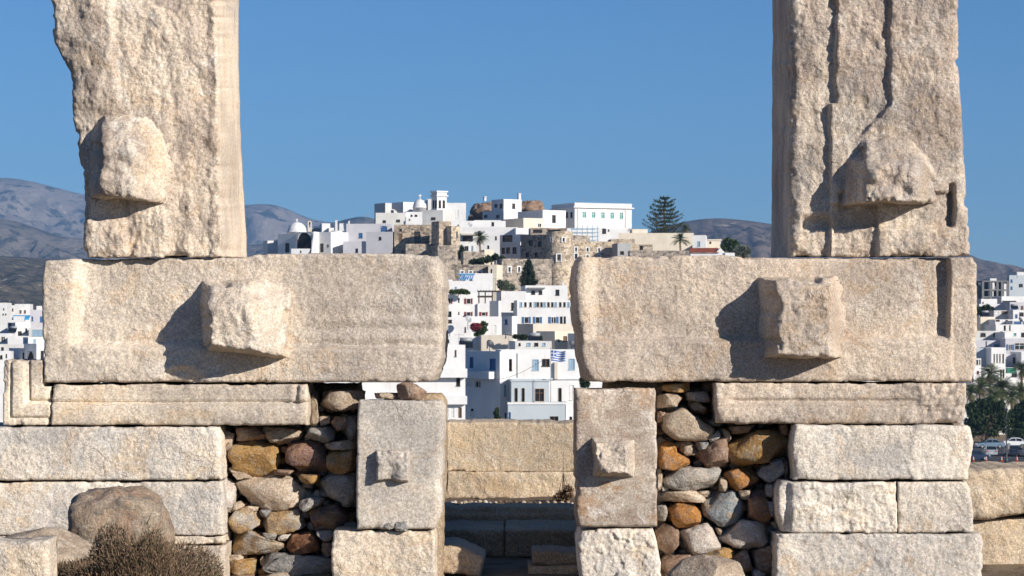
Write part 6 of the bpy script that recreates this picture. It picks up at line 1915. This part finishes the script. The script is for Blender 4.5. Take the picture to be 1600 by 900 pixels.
tier_pine('great dark tiered pine on the skyline right of the school', 1038, 309, 365, 35, 548, 21, 'leaf_pine', tiers=10, per=9, dens=12, size=.34, droop=.10, power=.50, top_w=.22)
tier_pine('narrow dark conifer in front of the stone castle wall', 826, 408, 449, 15, 446, 22, 'leaf_cypress', tiers=13, per=9, dens=17, size=.30, power=.62, name='conifer_tree', droop=.05, top_w=.12)
palm('palm with a shaggy crown in the garden below the broad whitewashed house', 750, 370, 396, 15, 490, 31)
palm('small palm before the long cream wall right of the castle', 1063, 374, 398, 15, 500, 32, dry=False)
palm('brownish palm right of the great pine', 1071, 357, 372, 10, 540, 33)
palm('tall palm rising above the others in front of the green awning', 1547, 583, 640, 21, 428, 34)
palm('palm left of the tall palm beside the threshold block', 1532, 604, 650, 24, 420, 35)
palm('broad palm in the middle above the dark trees', 1566, 605, 655, 27, 424, 36)
palm('palm at the right edge above the shop row', 1595, 612, 655, 22, 422, 37)
palm('palm crown at the upper right edge beside the pale house', 1597, 577, 640, 19, 430, 38)
palm('palm between the two middle palms, just above the dark tree', 1553, 618, 660, 20, 416, 40)
palm('palm right of the lamp post above the shops', 1581, 620, 660, 20, 418, 41)
palm('low palm half hidden by the right threshold block', 1517, 614, 655, 20, 418, 39)
clump_tree('dark_tree', 'broad dark tree behind the parked cars, nearest the wall', 1536, 690, 412, [(1518, 640, 9, 9), (1529, 634, 9, 8), (1541, 631, 10, 8), (1552, 635, 9, 8), (1561, 643, 9, 9), (1522, 652, 11, 9), (1537, 646, 12, 9), (1553, 655, 11, 9), (1530, 662, 12, 9), (1544, 664, 11, 8), (1517, 664, 8, 9), (1558, 667, 8, 6), (1536, 673, 9, 5), (1566, 633, 5, 5), (1568, 655, 8, 9), (1571, 668, 7, 7), (1520, 676, 8, 5), (1552, 676, 8, 5)], 'leaf_dark', .42, 13000, 51, .3, mat2='leaf_green', group='dark roadside trees')
clump_tree('dark_tree', 'dark tree at the right edge behind the lamp post', 1590, 690, 414, [(1581, 650, 7, 8), (1590, 643, 8, 8), (1601, 637, 8, 9), (1594, 655, 9, 8), (1606, 650, 9, 9), (1584, 663, 7, 6), (1598, 666, 9, 6)], 'leaf_dark', .42, 7500, 52, .3, mat2='leaf_green', group='dark roadside trees')
clump_tree('round_tree', 'small dark tree among the white houses of the right town', 1541, 495, 566, [(1538, 486, 9, 6), (1547, 486, 7, 6), (1541, 482, 6, 4), (1532, 487, 5, 5)], 'leaf_dark', .55, 3500, 53, .2, mat2='leaf_green')
clump_tree('round_tree', 'green rounded tree right of the red tiled roof', 1142, 400, 515, [(1138, 380, 8, 7), (1145, 386, 9, 9), (1132, 386, 5, 6)], 'leaf_green', .5, 5000, 54, .2)
clump_tree('silver_bush', 'grey-green bush at the right end of the hilltop town', 1160, 402, 510, [(1160, 391, 9, 9), (1166, 396, 6, 6), (1152, 394, 6, 6)], 'leaf_silver', .4, 3500, 55, .12, cat='bush')
clump_tree('garden_tree', 'dark garden shrubs in shade below the palm', 768, 412, 462, [(752, 407, 8, 3.5), (763, 405, 6, 5), (774, 402, 6, 4.5), (784, 405, 4, 3.5), (742, 408, 5, 3)], 'leaf_dark', .30, 3600, 56, .15, cat='bush')
clump_tree('garden_tree', 'slim dark shrub beside the stone tower house', 721, 408, 470, [(721, 398, 4, 10), (722, 390, 3, 6)], 'leaf_cypress', .3, 1500, 57, .1, cat='bush')
clump_tree('garden_tree', 'silvery shrub left of the dark conifer', 792, 452, 436, [(788, 447, 9, 6), (797, 449, 8, 5), (782, 445, 5, 5)], 'leaf_silver', .35, 3000, 58, .1, cat='bush', mat2='leaf_green')
clump_tree('roof_creeper', 'green creeper along the roof edge of the house with red shutters', 716, 459, 384, [(708, 456, 7, 2.2), (718, 455.5, 8, 2.6), (728, 456.5, 6, 2)], 'leaf_green', .28, 1800, 59, .06, cat='plant')
bv = clump_tree('bougainvillea', 'red-flowered bougainvillea on the terrace above the waterfront roofs', 748, 528, 335, [(744, 511, 8, 5), (752, 515, 8, 8), (748, 522, 6, 6), (757, 508, 6, 4)], 'leaf_green', .28, 2600, 60, .08, cat='bush')
R2 = np.random.RandomState(61)
u = R2.normal(size=(700, 3)); u /= np.linalg.norm(u, axis=1, keepdims=True)
P_ = np.array(W(744, 511, 334.7)) + u * np.array([.8, .7, .45]) * (0.6 + .5 * R2.rand(700))[:, None]
V, q = leaf_cloud(P_, u, .20, R2, 1.4)
obj('flowers', mesh_np('flowers', V, q), 'flower_red', bv)
clump_tree('potted_vine', 'dark climbing vine on the left balcony house', 716, 626, 263, [(716, 606, 3.5, 10), (715, 598, 3, 5), (716, 618, 2.5, 6)], 'leaf_dark', .22, 1600, 62, .05, cat='plant')
clump_tree('potted_shrub', 'dark shrub at the foot of the shaded side wall', 776, 662, 259, [(776, 648, 3.5, 9), (777, 656, 4, 5)], 'leaf_dark', .2, 1400, 63, .05, cat='plant')
clump_tree('roof_plants', 'plants along the beige garden wall top', 790, 527, 316, [(808, 526, 5, 2.5), (818, 527, 6, 3), (842, 529, 5, 4), (838, 526, 4, 3)], 'leaf_dark', .25, 1800, 64, .05, cat='plant')
clump_tree('waterfront_shrub', 'dark shrub between the threshold block and the right slab', 914, 606, 250, [(911, 600, 4, 5), (916, 598, 4, 6), (909, 594, 3, 4)], 'leaf_dark', .2, 1500, 65, .05, cat='plant')
clump_tree('weed', 'dry weed growing at the foot of the sunlit bench block', 880, 790, 23.2, [(882, 778, 9, 9), (872, 784, 8, 5), (888, 768, 4, 7)], 'twig_dry', .045, 1400, 66, .004, cat='plant', aspect=3)

# hedge behind the cars
mb = MB()
a_, b_ = W(1575, 672, 408), W(1650, 690, 408)
R2 = np.random.RandomState(71)
n_ = 6000
P_ = np.stack([R2.uniform(a_[0], b_[0], n_), R2.uniform(a_[1], a_[1] + 1.2, n_), R2.uniform(b_[2], a_[2], n_)], 1)
V, q = leaf_cloud(P_, np.tile(np.array([.2, -.7, .3]), (n_, 1)), .28, R2, 1.8)
hd = thing('hedge', ((a_[0] + b_[0]) / 2, a_[1] + .6, b_[2]), 'clipped dark hedge behind the lamp post at the right edge', 'hedge')
obj('foliage', mesh_np('foliage', V, q), 'leaf_dark', hd)
mb.bx(a_[0] + .2, b_[0], a_[1] + .25, a_[1] + 1.0, b_[2] - .3, a_[2] - .25)
mb.build('branches', 'leaf_cypress', hd)

# dry bush in the foreground
def dry_bush(label, px, py_base, rx, ry, D, seed, n):
    R = np.random.RandomState(seed)
    bx_, by_, bz_ = W(px, py_base, D)
    root = thing('dry_bush', (bx_, by_, bz_), label, 'bush')
    k = D / F
    V, T, V2, T2 = [], [], [], []
    st = MB()
    for i in range(90):
        az, el = R.uniform(0, 6.283), math.acos(R.uniform(0.08, 1))
        d = np.array([math.sin(el) * math.cos(az) * rx, math.sin(el) * math.sin(az) * rx * .8, math.cos(el) * ry]) * k * (0.78 + .3 * R.rand())
        mid = d * .5 + R.normal(size=3) * .025
        st.tube([(bx_, by_, bz_), tuple(np.array([bx_, by_, bz_]) + mid), tuple(np.array([bx_, by_, bz_]) + d)], [.007, .004, .002], 4)
    st.build('stems', 'twig_dry', root)
    for i in range(n):
        az, el = R.uniform(0, 6.283), math.acos(R.uniform(0.02, 1))
        prof = 1 + .16 * math.sin(az * 3 + seed) + .16 * math.sin(el * 7 + az * 2)
        rr = (0.45 + .55 * R.rand() ** .45) * prof
        p = np.array([bx_, by_, bz_]) + np.array([math.sin(el) * math.cos(az) * rx, math.sin(el) * math.sin(az) * rx * .8, math.cos(el) * ry]) * k * rr
        d = np.array([math.sin(el) * math.cos(az) * .8, math.sin(el) * math.sin(az) * .8, math.cos(el) + .55]) + R.normal(size=3) * .6
        d /= np.linalg.norm(d)
        L = R.uniform(.012, .032) * (2.2 if R.rand() < .05 else 1)
        s = np.cross(d, R.normal(size=3)); s /= np.linalg.norm(s)
        w = R.uniform(.0018, .0042)
        v_, t_ = (V, T) if R.rand() < .62 else (V2, T2)
        b_ = len(v_)
        s2 = np.cross(d, s)
        v_ += [p + s * w, p - s * w * .5 + s2 * w * .87, p - s * w * .5 - s2 * w * .87, p + d * L]
        t_ += [(b_, b_ + 1, b_ + 3), (b_ + 1, b_ + 2, b_ + 3), (b_ + 2, b_, b_ + 3)]
    obj('dry_twigs', mesh_np('dry_twigs', np.array(V), None, T), 'twig_dry', root)
    obj('green_twigs', mesh_np('green_twigs', np.array(V2), None, T2), 'twig_green', root)
    return root
dry_bush('dry brown cushion bush in the left foreground, in front of the boulder', 216, 950, 128, 104, 12.4, 81, 34000)

# ------------------------------------------------------------------ the quay road with its cars
mb = MB()
def road_quad(mb, px0, px1, y0, y1, z):
    pts = []
    for px, yy in ((px0, y0), (px1, y0), (px1, y1), (px0, y1)):
        t_ = yy - CY
        pts.append(((px - 800) / F * t_, yy, z))
    mb.add(pts, [(0, 1, 2, 3)])
road_quad(mb, 1330, 1800, 333.0, 405, 1.60)
props(mb.build('quay_road', 'asphalt'), kind='structure')
mb = MB(); x0_, x1_ = W(1330, 0, 349)[0], W(1800, 0, 349)[0]
mb.bx(x0_, x1_, 332.0, 333.0, -2.8, 1.74)
props(mb.build('quay_kerb', 'kerb_stone'), kind='structure')
for i in range(28):
    x = x0_ + (x1_ - x0_) * i / 28
    me = stone_mesh('quay_rock', [(0, 0), (1, 0), (1, 1), (0, 1)], 10, .1, 1, 2) if False else None
R3 = random.Random(9)
for i in range(24):
    px = 1500 + i * 5.4
    poly = [(px + R3.uniform(2.5, 4.5) * math.cos(a), 733 + R3.uniform(2, 3.5) * math.sin(a)) for a in (0, 1.1, 2.2, 3.1, 4.2, 5.3)]
    props(obj('quay_rock', stone_mesh('quay_rock', poly, 343 + R3.uniform(-.8, .8), .8, 900 + i, 2), R3.choice(['rock_earth', 'rock_brown', 'rock_slate']), None, True),
          'dark rock in the row along the foot of the quay kerb', 'rock', 'rocks along the quay')
mb = MB()
for yy in (352.0, 366.5, 378.0, 393.0):
    road_quad(mb, 1330, 1800, yy, yy + .14, 1.605)
props(mb.build('road_markings', 'paint_white'), kind='structure')

def car(label, px, py, D, yaw, paint, kind='sedan'):
    """yaw: heading in degrees, 0 = nose towards +X"""
    x, y, z = W(px, py, D); z = 1.604
    root = thing('car', (x, y, z), label, 'car', 'cars parked on the quay')
    th = math.radians(yaw); fx_, fy_ = math.cos(th), math.sin(th)
    def T(u, v, w): return (x + u * fx_ - v * fy_, y + u * fy_ + v * fx_, z + w)
    L = {'sedan': 4.5, 'hatch': 3.9, 'van': 4.7}[kind]; hw = .86
    if kind == 'sedan':
        lower = [(-.5, .42), (-.5, .86), (-.47, .93), (-.30, .97), (.20, .93), (.42, .83), (.48, .70), (.5, .45)]
        roof = [(-.36, .955), (-.20, 1.38), (-.05, 1.44), (.10, 1.40), (.27, .925)]
    elif kind == 'hatch':
        lower = [(-.5, .40), (-.5, .80), (-.48, .98), (-.40, 1.02), (.22, .95), (.42, .84), (.48, .70), (.5, .42)]
        roof = [(-.46, 1.01), (-.38, 1.42), (-.10, 1.48), (.08, 1.42), (.27, .945)]
    else:
        lower = [(-.5, .42), (-.5, .90), (-.49, 1.05), (-.40, 1.06), (.28, 1.02), (.44, .92), (.49, .78), (.5, .45)]
        roof = [(-.49, 1.05), (-.47, 1.80), (-.20, 1.88), (.14, 1.84), (.33, 1.015)]
    mb = MB()
    prof = [(-.5, .26)] + lower + [(.5, .28)]
    n_ = len(prof)
    vs = []
    for v_, sh in ((-1, .93), (-.86, 1), (.86, 1), (1, .93)):
        for u_, w_ in prof:
            vs.append(T(u_ * L * (.985 if abs(v_) == 1 else 1), v_ * hw, .56 + (w_ - .56) * sh if abs(v_) == 1 else w_))
    fs = []
    for s_ in range(3):
        for i in range(n_):
            j = (i + 1) % n_
            fs.append((s_ * n_ + i, s_ * n_ + j, (s_ + 1) * n_ + j, (s_ + 1) * n_ + i))
    fs += [tuple(range(n_)), tuple(range(4 * n_ - 1, 3 * n_ - 1, -1))]
    mb.add(vs, fs)
    body = mb.build('body', paint, root, False)
    # cabin: roof skin over a dark glass house
    mb = MB(); m_ = len(roof); vs = []
    for v_ in (-1, 1):
        for u_, w_ in roof:
            hi = (w_ - .95) / .5
            vs.append(T(u_ * L, v_ * hw * (.93 - .13 * max(0, hi)), w_))
    fs = [tuple(range(m_)), tuple(range(2 * m_ - 1, m_ - 1, -1))] + [(i, i + 1, m_ + i + 1, m_ + i) for i in range(m_ - 1)]
    mb.add(vs, fs); mb.build('cabin_glass', 'car_glass', root)
    mb = MB(); rp = roof[1:-1]; vs = []
    for v_ in (-1, 1):
        for u_, w_ in rp: vs.append(T(u_ * L, v_ * hw * .82, w_ + .025))
    for v_ in (-1, 1):
        for u_, w_ in rp: vs.append(T(u_ * L, v_ * hw * .84, w_ - .05))
    k_ = len(rp)
    fs = [(i, i + 1, k_ + i + 1, k_ + i) for i in range(k_ - 1)]
    for v_ in (0, 1): fs += [(v_ * k_ + i, v_ * k_ + i + 1, 2 * k_ + v_ * k_ + i + 1, 2 * k_ + v_ * k_ + i) for i in range(k_ - 1)]
    mb.add(vs, fs); mb.build('roof', paint, root)
    for v_ in (-1, 1):                                        # pillars
        for (ua, wa), (ub, wb) in ((roof[0], roof[1]), (roof[-1], roof[-2]), ((roof[2][0], .95), roof[2])):
            mb = MB(); mb.tube([T(ua * L, v_ * hw * .93, wa), T(ub * L, v_ * hw * .82, wb)], .045, 5); mb.build('pillar', paint, root)
    for u_ in (-.31, .31):
        for v_ in (-1, 1):
            c = T(u_ * L, v_ * (hw - .08), .31); o_ = Vector(T(u_ * L, v_ * (hw + .015), .31)) - Vector(c)
            mb = MB(); mb.tube([Vector(c) - o_ * 1.0, Vector(c) + o_ * .7, Vector(c) + o_], [.31, .31, .27], 18)
            wh = mb.build('wheel', 'rubber', root, False)
            mb = MB(); mb.tube([Vector(c) + o_ * .9, Vector(c) + o_ * 1.08], [.20, .18], 14); mb.build('rim', 'rim', wh)
    for v_ in (-1, 1):
        mb = MB(); mb.box(T(.492 * L, v_ * hw * .72, .68), [a * .06 for a in (fx_, fy_, 0)], [a * .19 for a in (-fy_, fx_, 0)], (0, 0, .075)); mb.build('headlight', 'lamp_clear', root)
        mb = MB(); mb.box(T(-.493 * L, v_ * hw * .76, .80), [a * .05 for a in (fx_, fy_, 0)], [a * .15 for a in (-fy_, fx_, 0)], (0, 0, .09)); mb.build('tail_light', 'lamp_red', root)
        mb = MB(); mb.box(T(.16 * L, v_ * (hw + .08), 1.0), [a * .07 for a in (fx_, fy_, 0)], [a * .10 for a in (-fy_, fx_, 0)], (0, 0, .06)); mb.build('mirror', paint, root)
    for sgn in (-1, 1):
        mb = MB(); mb.box(T(sgn * .503 * L, 0, .50), [a * .012 for a in (fx_, fy_, 0)], [a * .26 for a in (-fy_, fx_, 0)], (0, 0, .06)); mb.build('number_plate', 'plate_white', root)
    return root
car('light blue sedan parked side-on below the dark trees', 1547, 699, 398, 180, 'car_blue', 'sedan')
car('silver hatchback seen from behind in front of the blue sedan', 1547, 710, 374, 86, 'car_silver', 'hatch')
car('dark navy car near the wall, by the traffic cones', 1524, 719, 361, 6, 'car_navy', 'hatch')
car('grey hatchback seen from behind, right of the lamp post', 1581, 708, 376, 92, 'car_grey', 'hatch')
car('pale blue van at the right picture edge', 1604, 709, 372, 95, 'car_silver', 'van')
car('white car far back at the right edge near the hedge', 1588, 694, 403, 0, 'car_white', 'sedan')

for i, px in enumerate((1521, 1541, 1565, 1589)):
    x, y, z = W(px, 721.5, 358); z = 1.604
    t_ = thing('traffic_cone', (x, y, z), ('traffic cone nearest the wall, beside the navy car', 'traffic cone below the silver hatchback, second from the wall', 'traffic cone just left of the lamp post, third from the wall', 'rightmost traffic cone, right of the lamp post')[i], 'traffic cone', 'traffic cones along the quay')
    mb = MB(); mb.bx(x - .2, x + .2, y - .2, y + .2, z, z + .04); mb.build('base', 'cone_red', t_)
    mb = MB(); mb.lathe((x, y, z + .041), [(.15, 0), (.045, .70), (.03, .72)], 14); mb.build('body', 'cone_red', t_, True)
    for h0, h1 in ((.2, .34), (.44, .56)):
        mb = MB(); mb.lathe((x, y, z + .041), [(.154 - .15 * h0, h0), (.154 - .15 * h1, h1)], 14); mb.build('stripe', 'paint_white', t_, True)

x, y, z = W(1572.5, 725, 352); z = 1.6
lp = thing('street_lamp', (x, y, z), 'dark ornate lamp post standing on the quay before the cars', 'street lamp')
zt_ = W(0, 634, 352)[2] - z
mb = MB(); mb.lathe((x, y, z), [(.26, 0), (.26, .5), (.16, .65), (.13, 1.2), (.095, 1.3), (.075, zt_ * .76), (.14, zt_ * .77), (.08, zt_ * .79), (.06, zt_ * .86)], 14); mb.build('post', 'metal_dark', lp, True)
mb = MB(); mb.lathe((x, y, z + zt_ * .86), [(.10, 0), (.20, .5), (.20, .54), (.26, .56)], 8); mb.build('lantern', 'glass_dark', lp)
mb = MB(); mb.lathe((x, y, z + zt_ * .86 + .57), [(.28, 0), (.16, .22), (.05, .32), (.03, .62), (.0, .72)], 8); mb.build('cap', 'metal_dark', lp)
